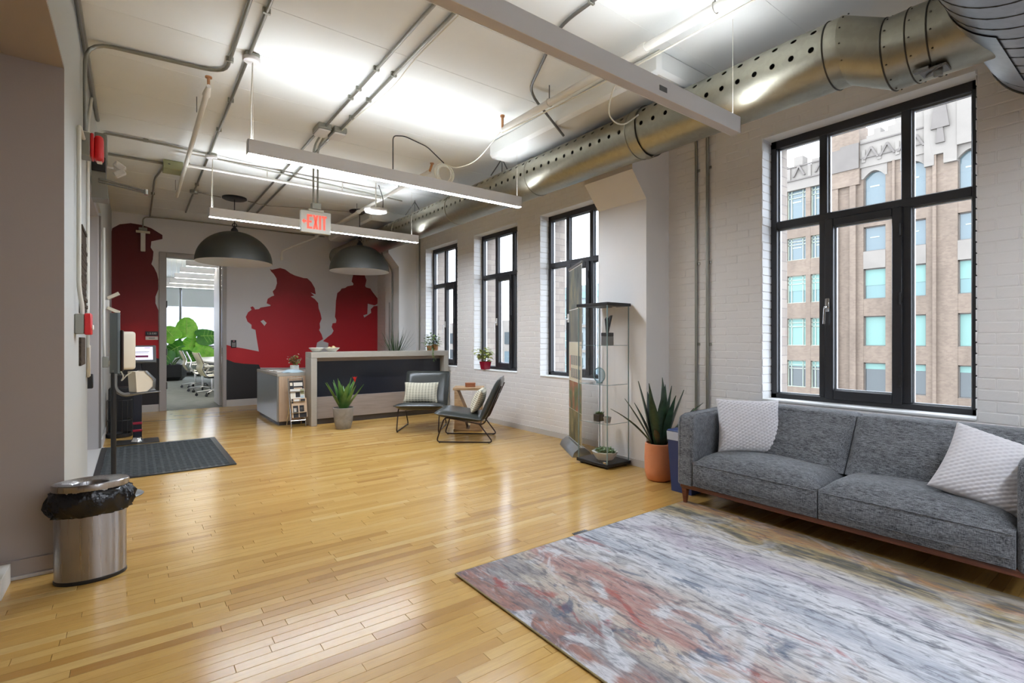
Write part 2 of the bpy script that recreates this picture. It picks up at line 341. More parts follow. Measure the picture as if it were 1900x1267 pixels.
# ------------------------------------------------------------------ mesh helpers
WORLD = {}
def _wm(o): return WORLD.get(o.name, Matrix.Identity(4))
class MB:
    """collects vertices and faces of ONE mesh object"""
    def __init__(s): s.v = []; s.f = []
    def add(s, vs, fs):
        k = len(s.v); s.v += [tuple(p) for p in vs]; s.f += [tuple(i+k for i in f) for f in fs]; return s
    def box(s, x0, x1, y0, y1, z0, z1, bev=0, mat=None, seg=1):
        if x0 > x1: x0, x1 = x1, x0
        if y0 > y1: y0, y1 = y1, y0
        if z0 > z1: z0, z1 = z1, z0
        vs = [(x, y, z) for z in (z0, z1) for y in (y0, y1) for x in (x0, x1)]
        fs = [(0, 2, 3, 1), (4, 5, 7, 6), (0, 1, 5, 4), (2, 6, 7, 3), (0, 4, 6, 2), (1, 3, 7, 5)]
        if bev:
            bm = bmesh.new(); bv = [bm.verts.new(v) for v in vs]
            for f in fs: bm.faces.new([bv[i] for i in f])
            bmesh.ops.bevel(bm, geom=list(bm.edges), offset=bev, segments=seg, affect='EDGES', profile=.5)
            bm.verts.index_update()
            vs = [tuple(v.co) for v in bm.verts]; fs = [tuple(v.index for v in f.verts) for f in bm.faces]; bm.free()
        if mat is not None: vs = [mat @ Vector(v) for v in vs]
        return s.add(vs, fs)
    def tube(s, pts, r, n=8, caps=True, closed=False):
        pts = [Vector(p) for p in pts]; m = len(pts)
        rr = r if isinstance(r, (list, tuple)) else [r]*m
        tang = []
        for i in range(m):
            if closed: t = pts[(i+1) % m]-pts[i-1]
            else: t = pts[min(i+1, m-1)]-pts[max(i-1, 0)]
            tang.append(t.normalized() if t.length > 1e-9 else Vector((0, 0, 1)))
        u = tang[0].orthogonal().normalized(); vs = []
        for i in range(m):
            t = tang[i]; u = u-t*u.dot(t)
            u = t.orthogonal().normalized() if u.length < 1e-6 else u.normalized()
            w = t.cross(u)
            for k in range(n):
                a = 2*PI*k/n; vs.append(pts[i]+(u*math.cos(a)+w*math.sin(a))*rr[i])
        fs = []
        for i in range(m if closed else m-1):
            j = (i+1) % m
            for k in range(n): fs.append((i*n+k, i*n+(k+1) % n, j*n+(k+1) % n, j*n+k))
        if caps and not closed: fs.append(tuple(range(n))[::-1]); fs.append(tuple((m-1)*n+k for k in range(n)))
        return s.add(vs, fs)
    def lathe(s, prof, c=(0, 0, 0), n=24, sx=1, sy=1, wob=None):
        vs = []; fs = []
        for i, (r, z) in enumerate(prof):
            for k in range(n):
                a = 2*PI*k/n; q = r*(wob(i, a) if wob else 1)
                vs.append((c[0]+q*math.cos(a)*sx, c[1]+q*math.sin(a)*sy, c[2]+z))
        for i in range(len(prof)-1):
            for k in range(n): fs.append((i*n+k, i*n+(k+1) % n, (i+1)*n+(k+1) % n, (i+1)*n+k))
        if prof[0][0] > 1e-6: fs.append(tuple(range(n))[::-1])
        if prof[-1][0] > 1e-6: fs.append(tuple((len(prof)-1)*n+k for k in range(n)))
        return s.add(vs, fs)
    def prism(s, poly, axis, a, b):
        def at(p, q, h):
            return {'x': (h, p, q), 'y': (p, h, q), 'z': (p, q, h)}[axis]
        n = len(poly)
        vs = [at(p, q, a) for p, q in poly]+[at(p, q, b) for p, q in poly]
        fs = [tuple(range(n)), tuple(range(2*n-1, n-1, -1))]
        for i in range(n): j = (i+1) % n; fs.append((i, n+i, n+j, j))
        return s.add(vs, fs)
    def grid(s, nu, nv, fn):
        vs = [fn(i/nu, j/nv) for i in range(nu+1) for j in range(nv+1)]
        fs = [(i*(nv+1)+j, (i+1)*(nv+1)+j, (i+1)*(nv+1)+j+1, i*(nv+1)+j+1) for i in range(nu) for j in range(nv)]
        return s.add(vs, fs)
    def blade(s, base, d, length, width, bend=0, n=6, fold=.25, tip=.02, wide=.35):
        """a pointed leaf: folded strip from base along d, drooping by bend"""
        d = Vector(d).normalized(); side = d.cross(Vector((0, 0, 1)))
        side = side.normalized() if side.length > 1e-3 else Vector((1, 0, 0))
        nrm = side.cross(d).normalized(); p = Vector(base); vs = []; fs = []; cur = d.copy()
        for i in range(n+1):
            t = i/n
            w = width*(.45+.55*min(1, t/wide)) if t < wide else width*(1-((t-wide)/(1-wide))**1.6)
            w = max(w, width*tip)
            vs += [p-side*w/2+nrm*w*fold, p, p+side*w/2+nrm*w*fold, p-nrm*width*.06]
            if i < n:
                cur = (cur+Vector((0, 0, -bend/n))).normalized(); p = p+cur*(length/n); nrm = side.cross(cur).normalized()
        for i in range(n):
            a = i*4; b = a+4
            fs += [(a, a+1, b+1, b), (a+1, a+2, b+2, b+1), (a+3, a, b, b+3), (a+2, a+3, b+3, b+2)]
        return s.add(vs, fs)
    def build(s, name, mat, parent=None, smooth=True, angle=38, recal=False):
        me = bpy.data.meshes.new(name); 
        off = Vector((0, 0, 0))
        if parent is None and s.v:
            xs, ys, zs = zip(*s.v); off = Vector(((min(xs)+max(xs))/2, (min(ys)+max(ys))/2, min(zs)))
        me.from_pydata([Vector(p)-off for p in s.v], [], s.f); me.validate(); me.update()
        bm = bmesh.new(); bm.from_mesh(me); bmesh.ops.recalc_face_normals(bm, faces=bm.faces); bm.to_mesh(me); bm.free()
        if smooth:
            me.shade_smooth(); me.set_sharp_from_angle(angle=math.radians(angle))
        me.materials.append(mat)
        o = bpy.data.objects.new(name, me); COL.objects.link(o)
        if parent is not None: put(o, parent)
        else: o.location = off; WORLD[o.name] = Matrix.Translation(off)
        return o
def put(o, parent):
    o.parent = parent; o.matrix_parent_inverse = _wm(parent).inverted()
def tag(o, label, cat, group=None):
    o['label'] = label; o['category'] = cat
    if group: o['group'] = group
    return o
def thing(name, label, cat, loc=(0, 0, 0), group=None):
    o = bpy.data.objects.new(name, None); o.empty_display_size = .1; COL.objects.link(o)
    o.location = loc; WORLD[o.name] = Matrix.Translation(Vector(loc)); return tag(o, label, cat, group)
def place(o, loc, rz=0):
    o.location = loc; o.rotation_euler = (0, 0, rz)
def struct(o, label=None, cat=None):
    o['kind'] = 'structure'
    if label: o['label'] = label
    if cat: o['category'] = cat
    return o
def copy_tree(o, parent=None):
    c = o.copy(); COL.objects.link(c)
    if parent is not None: c.parent = parent
    for ch in list(o.children): copy_tree(ch, c)
    return c
def fillet(pts, r, n=5):
    pts = [Vector(p) for p in pts]; out = [pts[0]]
    for i in range(1, len(pts)-1):
        a, b, c = pts[i-1], pts[i], pts[i+1]
        d1 = (a-b); d2 = (c-b); q = min(r, d1.length*.49, d2.length*.49)
        p1 = b+d1.normalized()*q; p2 = b+d2.normalized()*q
        for k in range(n+1):
            t = k/n; out.append(p1*(1-t)**2+b*2*t*(1-t)+p2*t*t)
    out.append(pts[-1]); return out
def text(name, body, size, mat, parent, loc, rot, align='CENTER', ext=.0012, sx=1):
    cu = bpy.data.curves.new(name, 'FONT'); cu.body = body; cu.size = size; cu.extrude = ext; cu.align_x = align; cu.align_y = 'CENTER'
    cu.resolution_u = 3; cu.materials.append(mat)
    tmp = bpy.data.objects.new(name, cu); COL.objects.link(tmp); bpy.context.view_layer.update()
    me = bpy.data.meshes.new_from_object(tmp.evaluated_get(bpy.context.evaluated_depsgraph_get())); bpy.data.objects.remove(tmp)
    o = bpy.data.objects.new(name, me); COL.objects.link(o)
    o.location = loc; o.rotation_euler = rot; o.scale = (sx, 1, 1); put(o, parent); return o
def ring(mb, c, axis, r, tr, n=20, m=6):
    ax = {'x': (Vector((0, 1, 0)), Vector((0, 0, 1))), 'y': (Vector((1, 0, 0)), Vector((0, 0, 1))), 'z': (Vector((1, 0, 0)), Vector((0, 1, 0)))}[axis]
    mb.tube([Vector(c)+ax[0]*r*math.cos(2*PI*k/n)+ax[1]*r*math.sin(2*PI*k/n) for k in range(n)], tr, m, closed=True); return mb
def pillow_fn(w, h, d, puff=.5, knit=None):
    """a closed puffed cushion in the xz plane, thickness along y"""
    def side(sgn):
        def fn(u, v):
            a, b = 2*u-1, 2*v-1
            e = max(0, (1-a**2)*(1-b**2))**puff
            pin = 1-.07*(1-b*b)*a*a*0-.06*((1-abs(a))*(b*b))  # edges sag inwards a little
            x = a*w/2*(1-.07*(1-b*b)*abs(a)); z = b*h/2*(1-.07*(1-a*a)*abs(b))
            y = sgn*d/2*e
            if knit: y += sgn*knit(a*w/2, b*h/2)*min(1, e*3)
            return (x, y, z)
        return fn
    return side
def cushion(name, w, h, d, mat, parent=None, n=22, puff=.45, knit=None, mtx=None):
    mb = MB(); f = pillow_fn(w, h, d, puff, knit)
    mb.grid(n, n, f(-1)); mb.grid(n, n, f(1))
    if mtx is not None: mb.v = [tuple(mtx @ Vector(p)) for p in mb.v]
    return mb.build(name, mat, parent, angle=80)

# ================================================================== THE SETTING
XL, XW, YB, ZC = -.31, 4.39, 10.95, 3.45      # left wall, window wall, back wall, ceiling
# --- floor of maple strips running across the room
floor = struct(MB().box(-2.6, 4.5, -4, YB+.02, -.06, -.007).build('floor', m_darkgap), 'honey maple strip floor of the loft room', 'floor')
LENS = [.38, .5, .62, .74, .86, .98, 1.12]
BW = .057
board_me = {}
for L in LENS:
    mb = MB().box(-L/2+.0006, L/2-.0006, -BW/2+.0006, BW/2-.0006, -.012, 0, bev=.0012)
    o = mb.build('plank', m_floor, floor); board_me[L] = o.data; bpy.data.objects.remove(o)
boards = []
nrow = int((YB+.02+1.2)/BW)
for r in range(nrow):
    y = -1.2+BW*(r+.5); x = (-2.6 if y < 3.6 else -.62)-R.random()*.6; xmax = 4.5
    while x < xmax:
        L = R.choice(LENS)
        if x+L > (-2.6 if y < 3.6 else -.6): boards.append((x+L/2, y, L))
        x += L
CF = Vector((.5976, .8018)); CR = Vector((.8018, -.5976))
def proj(X, Y, Z):
    d = X*CF.x+Y*CF.y
    if d < .1: return None
    return 950+940*(X*CR.x+Y*CR.y)/d, 631-940*(Z-1.26)/d, d
def score(b):
    p = proj(b[0], b[1], 0)
    if p is None or p[1] > 1300 or p[0] < -120 or p[0] > 2000: return 0
    if 1.38 < b[0] < 3.4 and b[1] < 2.3: return 0        # under the rug
    if b[0] > 3.3 and b[1] < 2.35: return 0              # under the sofa
    return b[2]/p[2]**3
boards.sort(key=score, reverse=True)
for i, (x, y, L) in enumerate(boards[:300]):
    o = bpy.data.objects.new('plank', board_me[L]); COL.objects.link(o); o.location = (x, y, 0)
    WORLD[o.name] = Matrix.Identity(4); put(o, floor); o.location = (x, y, 0)
mb = MB()
for (x, y, L) in boards[300:]:
    mb.box(x-L/2+.0006, x+L/2-.0006, y-BW/2+.0006, y+BW/2-.0006, -.012, 0)
far_planks = mb.build('planks', m_floor, floor, smooth=False); far_planks['kind'] = 'stuff'

# --- ceiling with the two drop panels over the columns
ceiling = struct(MB().box(-2.7, 4.8, -4.1, YB+.12, ZC, ZC+.15).build('ceiling', m_ceil), 'white painted concrete ceiling slab', 'ceiling')
PIL = [(3.20, 3.84), (9.0, 9.64), (-2.6, -1.96)]
for (a, b) in PIL:
    c = (a+b)/2
    MB().box(3.15, XW, c-1.14, c+1.14, 3.27, ZC+.01, bev=.03).build('drop_panel', m_ceil, ceiling)
mb = MB()                                     # faint board-mark ridges left by the concrete forms
for k in range(18):
    x = -.2+.42*k*.62
    mb.box(-.28, 4.35, -1+.66*k, -1+.66*k+.012, ZC-.0018, ZC+.002)
mb.build('formwork_ridge', m_ceil, ceiling)

# --- window wall: two skins with openings, painted brick inside
OPEN = [(7.43, 8.60, .80, 2.97, 1), (5.757, 6.917, .79, 2.95, 2), (3.9, 5.257, .775, 2.947, 3), (.833, 2.24, .738, 3.02, 4), (-1.75, -.35, .738, 3.02, 5)]
def wall_skin(mb, x0, x1, ya, yb, opens, grow=0):
    ys = sorted(opens, key=lambda o: o[0]); y = ya
    for (a, b, s, h, n) in ys:
        a -= grow; b += grow; s -= grow; h += grow
        mb.box(x0, x1, y, a, -.05, ZC+.05); mb.box(x0, x1, a, b, -.05, s); mb.box(x0, x1, a, b, h, ZC+.05); y = b
    mb.box(x0, x1, y, yb, -.05, ZC+.05)
mb = MB(); wall_skin(mb, XW+.0005, XW+.16, -4.05, YB+.1, OPEN)
wall_r = struct(mb.build('wall_right', m_white, smooth=False), 'white painted brick wall holding the tall windows', 'wall')
mb = MB(); wall_skin(mb, XW+.20, XW+.46, -4.05, YB+.1, OPEN, .0); mb.build('outer_brick_skin', m_ownbrick, wall_r, smooth=False)
BL, BH, MO = .215, .0725, .006
bricks = []; z = .0; row = 0
while z < ZC:
    y = -1.3-(BL/2 if row % 2 else 0)
    z1 = min(z+BH, ZC)
    while y < YB:
        segs = [(max(y, -1.3), min(y+BL, YB))]
        for (a, b, s, h, n) in OPEN:
            if z1-.02 > s and z+.02 < h:
                segs = [q for g in segs for q in ((g[0], min(g[1], a)), (max(g[0], b), g[1])) if q[1]-q[0] > .03]
        for g in segs:
            if any(p[0] < (g[0]+g[1])/2 < p[1] for p in PIL): continue
            bricks.append((g[0], g[1], z, z1))
        y += BL
    z += BH; row += 1
def bscore(b):
    p = proj(XW, (b[0]+b[1])/2, (b[2]+b[3])/2)
    if p is None or not (-20 < p[0] < 1920 and -20 < p[1] < 1290): return 0
    if b[1] < 2.4 and b[2] < .72: return 0               # behind the sofa
    if p[1] < 250-(p[0]-1300)*.36 and p[0] < 1800: return 0   # behind the duct
    return (b[1]-b[0])/p[2]**2
bricks.sort(key=bscore, reverse=True)
full = MB().box(-.0022, .006, -BL/2+MO/2, BL/2-MO/2, -BH/2+MO/2, BH/2-MO/2, bev=.0035).build('brick', m_white, wall_r)
full_me = full.data; bpy.data.objects.remove(full)
seen = 0; mb = MB()
for (a, b, z0, z1) in bricks:
    j = R.uniform(-.0013, .0013)
    if seen < 300 and bscore((a, b, z0, z1)) > 0:
        o = bpy.data.objects.new('brick', full_me); COL.objects.link(o); put(o, wall_r)
        o.location = (XW+j, (a+b)/2, (z0+z1)/2); o.scale = (1, (b-a-MO)/(BL-MO), (z1-z0-MO)/(BH-MO))
        o.rotation_euler = (R.uniform(-.008, .008), 0, R.uniform(-.006, .006)); seen += 1
    else:
        mb.box(XW-.0022+j, XW+.006, a+MO/2, b-MO/2, z0+MO/2, z1-MO/2, bev=.003)
rest = mb.build('bricks', m_white, wall_r); rest['kind'] = 'stuff'
mb = MB()                                                # painted bricks that line the window reveals
for (a, b, s, h, n) in OPEN:
    z = s
    while z < h-.03:
        z1 = min(z+BH, h)
        for (y, sg) in ((a, 1), (b, -1)):
            j = R.uniform(0, .004); mb.box(XW+R.uniform(-.007, -.002), XW+.155, y, y+sg*(.004+j), z+.004, z1-.004, bev=.003)
        z += BH
    mb.box(XW-.004, XW+.155, a, b, h-.008, h+.002)
lin_ = mb.build('reveal_bricks', m_reveal, wall_r); lin_['kind'] = 'stuff'
MB().box(XW-.015, XW+.003, -1.3, 3.2, 0, .07).box(XW-.015, XW+.003, 3.84, 9.0, 0, .07).box(XW-.015, XW+.003, 9.64, YB, 0, .07).build('skirting', m_base, wall_r)

# --- half columns with flared capitals
for i, (a, b) in enumerate(PIL):
    poly = [(XW+.02, 0), (4.03, 0), (4.03, 2.65), (3.82, 2.90), (3.82, 3.27), (XW+.02, 3.27)]
    mb = MB(); mb.prism(poly, 'y', a, b)
    col = struct(mb.build('column', m_white, angle=30), ['white plastered half column with flared head behind the glass cabinet', 'white half column with flared head at the far end', 'white half column behind the viewer'][i], 'column')
    MB().box(4.018, 4.03, a, b, 0, .07).box(4.03, XW-.02, a-.012, a, 0, .07).build('skirting', m_base, col)

# --- windows
def make_window(n, a, b, s, h, m1, m2):
    """a..b: clear opening along the wall; m1 > m2: the two mullion centres"""
    w = bpy.data.objects.new('window_%d' % n, None); COL.objects.link(w); w.location = (XW+.17, (a+b)/2, s); WORLD[w.name] = Matrix.Translation(w.location)
    w['kind'] = 'structure'
    names = {1: 'black framed window beside the reception desk end', 2: 'black framed window with the red potted plant on its sill',
             3: 'black framed window partly behind the pull-up banner', 4: 'large black framed window above the grey sofa', 5: 'added unseen window behind the viewer for extra daylight'}
    w['label'] = names[n]; w['category'] = 'window'
    x0, x1 = XW+.148, XW+.215; T = .055; tz0, tz1 = 2.235, 2.30
    fr = MB()
    fr.box(x0, x1, a, a+T, s, h, .004).box(x0, x1, b-T, b, s, h, .004).box(x0, x1, a, b, s, s+T, .004).box(x0, x1, a, b, h-T-.02, h, .004)
    for m in (m1, m2): fr.box(x0+.004, x1, m-.030, m+.030, s+T, h-T, .004)
    fr.box(x0+.002, x1, a+T, b-T, tz0, tz1, .004)
    fr.build('frame', m_black_frame, w)
    cols = [(m1+.03, b-T), (m2+.03, m1-.03), (a+T, m2-.03)]
    for ci, (ya, yb) in enumerate(cols):
        for (za, zb, lower) in ((s+T, tz0, True), (tz1, h-T-.02, False)):
            pa, pb, pz0, pz1, px = ya, yb, za, zb, x0+.035
            if ci == 1 and lower:
                S = .052
                sa = MB(); xs0, xs1 = x0-.018, x0+.045
                sa.box(xs0, xs1, ya-.012, ya+S, za-.01, zb+.01, .005).box(xs0, xs1, yb-S, yb+.012, za-.01, zb+.01, .005)
                sa.box(xs0, xs1, ya+S, yb-S, za-.01, za+S+.01, .005).box(xs0, xs1, ya+S, yb-S, zb-S, zb+.01, .005)
                sash = sa.build('sash', m_black_frame, w)
                hz = 1.50; hy = yb-.012
                hd = MB().box(xs0-.012, xs0+.002, hy-.016, hy+.016, hz-.01, hz+.10, .004)
                hd.tube(fillet([(xs0-.005, hy, hz+.03), (xs0-.05, hy, hz+.03), (xs0-.055, hy+.006, hz-.11)], .02), .0095, 8)
                hd.build('handle', m_chrome if n == 4 else m_whiteplastic, sash)
                for zz in (s+.22, (za+zb)/2+.05, tz0-.16):
                    MB().tube([(xs0-.006, ya-.002, zz-.045), (xs0-.006, ya-.002, zz+.045)], .009, 8).box(xs0-.008, xs0+.002, ya-.014, ya+.012, zz-.03, zz+.03, .002).build('hinge', m_blackmetal, sash)
                pa, pb, pz0, pz1 = ya+S, yb-S, za+S+.01, zb-S; px = x0+.02; par = sash
            else: par = w
            g = MB().box(px, px+.006, pa-.006, pb+.006, pz0-.006, pz1+.006).build('pane', m_glass, par, smooth=False)
            sp = MB(); q = .011
            sp.box(px+.008, px+.03, pa, pa+q, pz0, pz1).box(px+.008, px+.03, pb-q, pb, pz0, pz1).box(px+.008, px+.03, pa+q, pb-q, pz0, pz0+q).box(px+.008, px+.03, pa+q, pb-q, pz1-q, pz1)
            sp.build('glazing_spacer', m_spacer, g, smooth=False)
    MB().box(XW-.012, x0+.01, a+.004, b-.004, s-.004, s+.014, .004).build('sill', m_reveal, w)
    MB().box(x1, XW+.52, a, b, s-.05, s+.004).build('outer_sill', m_stone2, w)
    return w
make_window(1, *OPEN[0][:4], 8.13, 7.74); make_window(2, *OPEN[1][:4], 6.50, 6.06); make_window(3, *OPEN[2][:4], 4.877, 4.448)
make_window(4, *OPEN[3][:4], 1.812, 1.253); make_window(5, *OPEN[4][:4], -.77, -1.33)  # the last window is out of view, added to let in daylight

# --- back wall with door opening, mural print on it
mb = MB(); mb.box(-.75, .35, YB, YB+.12, -.05, ZC+.05).box(1.40, 4.8, YB, YB+.12, -.05, ZC+.05).box(.35, 1.40, YB, YB+.12, 2.83, ZC+.05)
wall_b = struct(mb.build('wall_back', m_wall, smooth=False), 'white back wall with red mural figures', 'wall')
MB().box(XL, .35, YB-.012, YB, 0, .125).box(1.40, XW, YB-.012, YB, 0, .125).build('skirting', m_base, wall_b)
def print_on_wall(name, poly, mat, y):
    return MB().prism(poly, 'y', y, YB+.001).build(name, mat, wall_b, smooth=False)
F1 = [(-.30, 3.16), (-.2, 3.24), (-.05, 3.28), (.1, 3.27), (.24, 3.23), (.4, 3.13), (.4, 3.06), (.24, 3.0), (.23, 2.89), (.27, 2.82), (.26, 2.68), (.24, 2.6), (.28, 2.54), (.32, 2.44), (.34, 2.33), (.34, 2.16), (.3, 2.03), (.3, 1.91), (.34, 1.79), (.348, .92), (.2, .97), (0, 1.08), (-.2, 1.16), (-.31, 1.18), (-.31, 3.1)]
F2 = [(2.16, 2.68), (2.19, 2.66), (2.35, 2.71), (2.44, 2.69), (2.54, 2.62), (2.63, 2.58), (2.8, 2.54), (2.87, 2.54), (2.95, 2.47), (3.02, 2.35), (3.04, 2.22), (2.94, 2.25), (3.01, 2.19), (2.94, 2.17), (3.02, 2.12), (3.09, 2.04), (3.1, 1.93), (3.14, 1.81), (3.16, 1.71), (3.12, 1.61), (3.13, 1.52), (3.11, 1.47), (3.16, 1.38), (3.19, 1.28), (3.07, 1.21), (3.05, 1.12), (3.08, .98), (3.08, .69), (1.97, .73), (1.96, 1.04), (1.92, 1.3), (1.9, 1.46), (1.83, 1.49), (1.83, 1.56), (1.76, 1.62), (1.73, 1.71), (1.77, 1.8), (1.83, 1.85), (1.81, 1.9), (1.85, 1.92), (1.88, 1.89), (1.89, 1.86), (1.96, 1.87), (1.99, 1.9), (2.17, 1.94), (2.17, 1.96), (2.1, 1.99), (2.12, 2.08), (2.19, 2.13), (2.24, 2.15), (2.21, 2.23), (2.26, 2.29), (2.29, 2.4), (2.28, 2.5), (2.23, 2.58), (2.18, 2.63)]
F3 = [(3.84, 2.73), (3.8, 2.54), (3.84, 2.49), (3.83, 2.46), (3.71, 2.43), (3.66, 2.39), (3.58, 2.37), (3.55, 2.32), (3.49, 2.27), (3.46, 2.1), (3.45, 1.88), (3.44, 1.76), (3.47, 1.69), (3.46, 1.63), (3.39, 1.62), (3.37, 1.54), (3.41, 1.46), (3.37, 1.39), (3.29, 1.33), (3.19, 1.24), (3.3, 1.2), (3.3, .68), (4.385, .65), (4.385, 2.03), (4.3, 2.02), (4.23, 1.95), (4.24, 1.87), (4.08, 1.76), (4.06, 1.81), (4.15, 1.84), (4.16, 2.07), (4.32, 2.04), (4.385, 2.08), (4.385, 2.2), (4.26, 2.35), (4.22, 2.41), (4.12, 2.43), (4.1, 2.46), (4.13, 2.59), (4.1, 2.67), (4.06, 2.78), (3.92, 2.81)]
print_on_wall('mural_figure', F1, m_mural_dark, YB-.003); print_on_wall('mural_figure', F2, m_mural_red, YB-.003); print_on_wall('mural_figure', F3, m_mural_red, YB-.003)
print_on_wall('mural_notch', [(1.99, 1.63), (2.04, 1.66), (2.1, 1.6), (2.06, 1.54)], m_wall, YB-.005)
print_on_wall('mural_band', [(1.4, 1.17), (1.53, 1.13), (1.69, 1.1), (1.82, 1.07), (1.97, 1.035), (3.05, 1.0), (3.3, 1.02), (4.385, 1.0), (4.385, .64), (1.97, .72), (1.96, .78), (1.69, .80), (1.53, .83), (1.4, .89)], m_mural_red, YB-.002)
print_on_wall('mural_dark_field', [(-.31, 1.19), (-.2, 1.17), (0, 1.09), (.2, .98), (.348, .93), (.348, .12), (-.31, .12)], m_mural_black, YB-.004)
print_on_wall('mural_dark_field', [(1.40, .895), (1.53, .835), (1.69, .805), (1.96, .78), (1.99, .70), (4.38, .64), (4.38, .12), (1.40, .12)], m_mural_black, YB-.0045)
print_on_wall('mural_shadow_shape', [(-.25, 3.2), (-.05, 3.27), (.1, 3.26), (.24, 3.22), (.38, 3.11), (.38, 3.07), (.2, 3.05), (.1, 2.96), (-.1, 2.92), (-.3, 2.98)], m_mural_dark, YB-.0045)

# door frame and the doorway to the meeting room
door2 = MB().box(.35, .46, YB-.03, YB+.14, 0, 2.83, .006).box(1.337, 1.40, YB-.03, YB+.14, 0, 2.83, .006).box(.46, 1.337, YB-.03, YB+.14, 2.74, 2.83, .006).build('door_2', m_jamb)
struct(door2, 'grey metal door frame of the meeting room opening', 'door frame')
for z in (.45, 1.05, 1.9): MB().box(.452, .47, YB-.035, YB+.03, z-.06, z+.06, .003).tube([(.465, YB-.035, z-.06), (.465, YB-.035, z+.06)], .008, 8).build('hinge', m_greymetal, door2)
MB().box(1.328, 1.34, YB+.02, YB+.06, 1.0, 1.12, .002).build('strike_plate', m_greymetal, door2)
# open glass door leaf swung into the meeting room
MB().box(1.30, 1.336, YB+.14, YB+.96, .01, 2.73, .004).build('door_leaf', m_jamb, door2)

# --- left wall: pale grey, with the alcove of the entrance door; hall with taupe walls on the near side
mb = MB()
mb.box(XL-.24, XL, 3.722, 5.43, -.05, ZC+.05).box(XL-.24, XL, 7.6, YB+.05, -.05, ZC+.05).box(XL-.24, XL, 5.43, 7.6, 2.74, ZC+.05).box(XL-.24, XL, -4.05, 3.722, 2.77, ZC+.05)
wall_l = struct(mb.build('wall_left', m_lgrey, smooth=False), 'pale grey wall with the entrance alcove', 'wall')
MB().box(XL, XL+.012, 7.6, YB, 0, .1).box(XL, XL+.012, 3.74, 5.40, 0, .1).build('skirting', m_base, wall_l)
hall = struct(MB().box(-2.6, XL, 3.71, 3.84, -.05, 2.80).build('wall_hall', m_taupe, smooth=False), 'taupe end wall of the side hall beside the steel bin', 'wall')
struct(MB().box(-2.6, XL-.002, 3.698, 3.712, 0, .1, .003).build('baseboard_hall', m_taupe), 'taupe baseboard with pale floor trim', 'baseboard')
struct(MB().box(-2.6, XL-.002, 3.685, 3.70, 0, .018, .003).build('trim_1', m_base), 'pale quarter round trim at the hall wall foot', 'trim')
struct(MB().box(-2.7, XL-.24, -4.05, 3.84, 2.765, 2.9).build('ceiling_hall', m_taupe, smooth=False), 'taupe soffit over the side hall', 'ceiling')
struct(MB().box(XL-.24, XL-.001, -4.05, 3.71, 2.755, 2.771).build('trim_2', m_taupe, smooth=False), 'taupe underside of the hall opening', 'soffit')
struct(MB().box(-2.72, -2.6, -4.05, 3.84, -.05, 2.9).build('wall_hall_side', m_taupe, smooth=False), 'taupe side wall of the hall', 'wall')
struct(MB().box(-2.72, 4.9, -4.17, -4.05, -.05, ZC+.05).build('wall_near', m_wall, smooth=False), 'white wall behind the viewer', 'wall')
# entrance door set into the alcove
d1 = MB().box(XL-.20, XL-.15, 5.50, 7.52, .01, 2.70, .004).build('door_1', m_jamb)
struct(d1, 'grey entrance door set back in the left wall', 'door')
MB().box(XL-.22, XL-.02, 5.43, 5.50, 0, 2.74, .006).box(XL-.22, XL-.02, 7.52, 7.60, 0, 2.74, .006).box(XL-.22, XL-.02, 5.50, 7.52, 2.68, 2.74, .006).build('door_frame', m_jamb, d1)
MB().box(XL-.13, XL+.0, 7.55, 7.598, 0, 2.70, .004).build('jamb_post', M('bronze_grey_post', (116, 110, 104), .5), d1)
MB().tube([(XL-.14, 5.72, 1.02), (XL-.08, 5.72, 1.02), (XL-.08, 5.86, 1.02)], .011).build('handle', m_chrome, d1)
MB().box(XL-.22, XL+.03, 5.43, 7.6, -.004, .008, .002).build('threshold', m_base, d1)

# --- meeting room beyond the doorway
CY1 = 21.3
struct(MB().box(-2.2, 5.2, YB+.02, CY1+.1, -.06, .0).build('floor_meeting', m_carpet, smooth=False), 'grey striated carpet of the meeting room', 'floor')
struct(MB().box(-2.2, 5.2, YB+.1, CY1+.1, ZC, ZC+.15).build('ceiling_meeting', m_ceil, smooth=False), 'white ceiling of the meeting room', 'ceiling')
struct(MB().box(-2.3, -2.2, YB+.1, CY1+.1, -.05, ZC+.1).build('wall_meeting_left', m_wall, smooth=False), 'white side wall of the meeting room', 'wall')
struct(MB().box(5.2, 5.3, YB+.1, CY1+.1, -.05, ZC+.1).build('wall_meeting_right', m_wall, smooth=False), 'white far side wall of the meeting room', 'wall')
wm = struct(MB().box(-2.3, 5.3, CY1, CY1+.15, -.05, 1.0).box(-2.3, 5.3, CY1, CY1+.15, 3.1, ZC+.1).build('wall_meeting_far', m_wall, smooth=False), 'low white wall under the meeting room window band', 'wall')
MB().box(-2.2, 5.2, CY1-.015, CY1, 0, .12).build('skirting', m_kick, wm)
w6 = bpy.data.objects.new('window_6', None); COL.objects.link(w6); w6.location = (1.5, CY1, 1.0); WORLD[w6.name] = Matrix.Translation(w6.location); w6['kind'] = 'structure'
w6['label'] = 'wide grey window band at the meeting room end'; w6['category'] = 'window'
mb = MB(); mb.box(-2.2, 5.2, CY1+.02, CY1+.09, 1.0, 1.07).box(-2.2, 5.2, CY1+.02, CY1+.09, 3.03, 3.1)
for x in (-1.5, -.1, 1.30, 2.75, 4.15): mb.box(x-.035, x+.035, CY1+.02, CY1+.09, 1.07, 3.03)
mb.box(-.1, 1.3, CY1+.02, CY1+.08, 1.58, 1.63)
mb.build('frame', m_greymetal, w6, smooth=False)
xs = [-2.2, -1.5, -.1, 1.30, 2.75, 4.15, 5.2]
for a, b in zip(xs, xs[1:]): MB().box(a+.03, b-.03, CY1+.045, CY1+.051, 1.06, 3.04).build('pane', m_glass, w6, smooth=False)
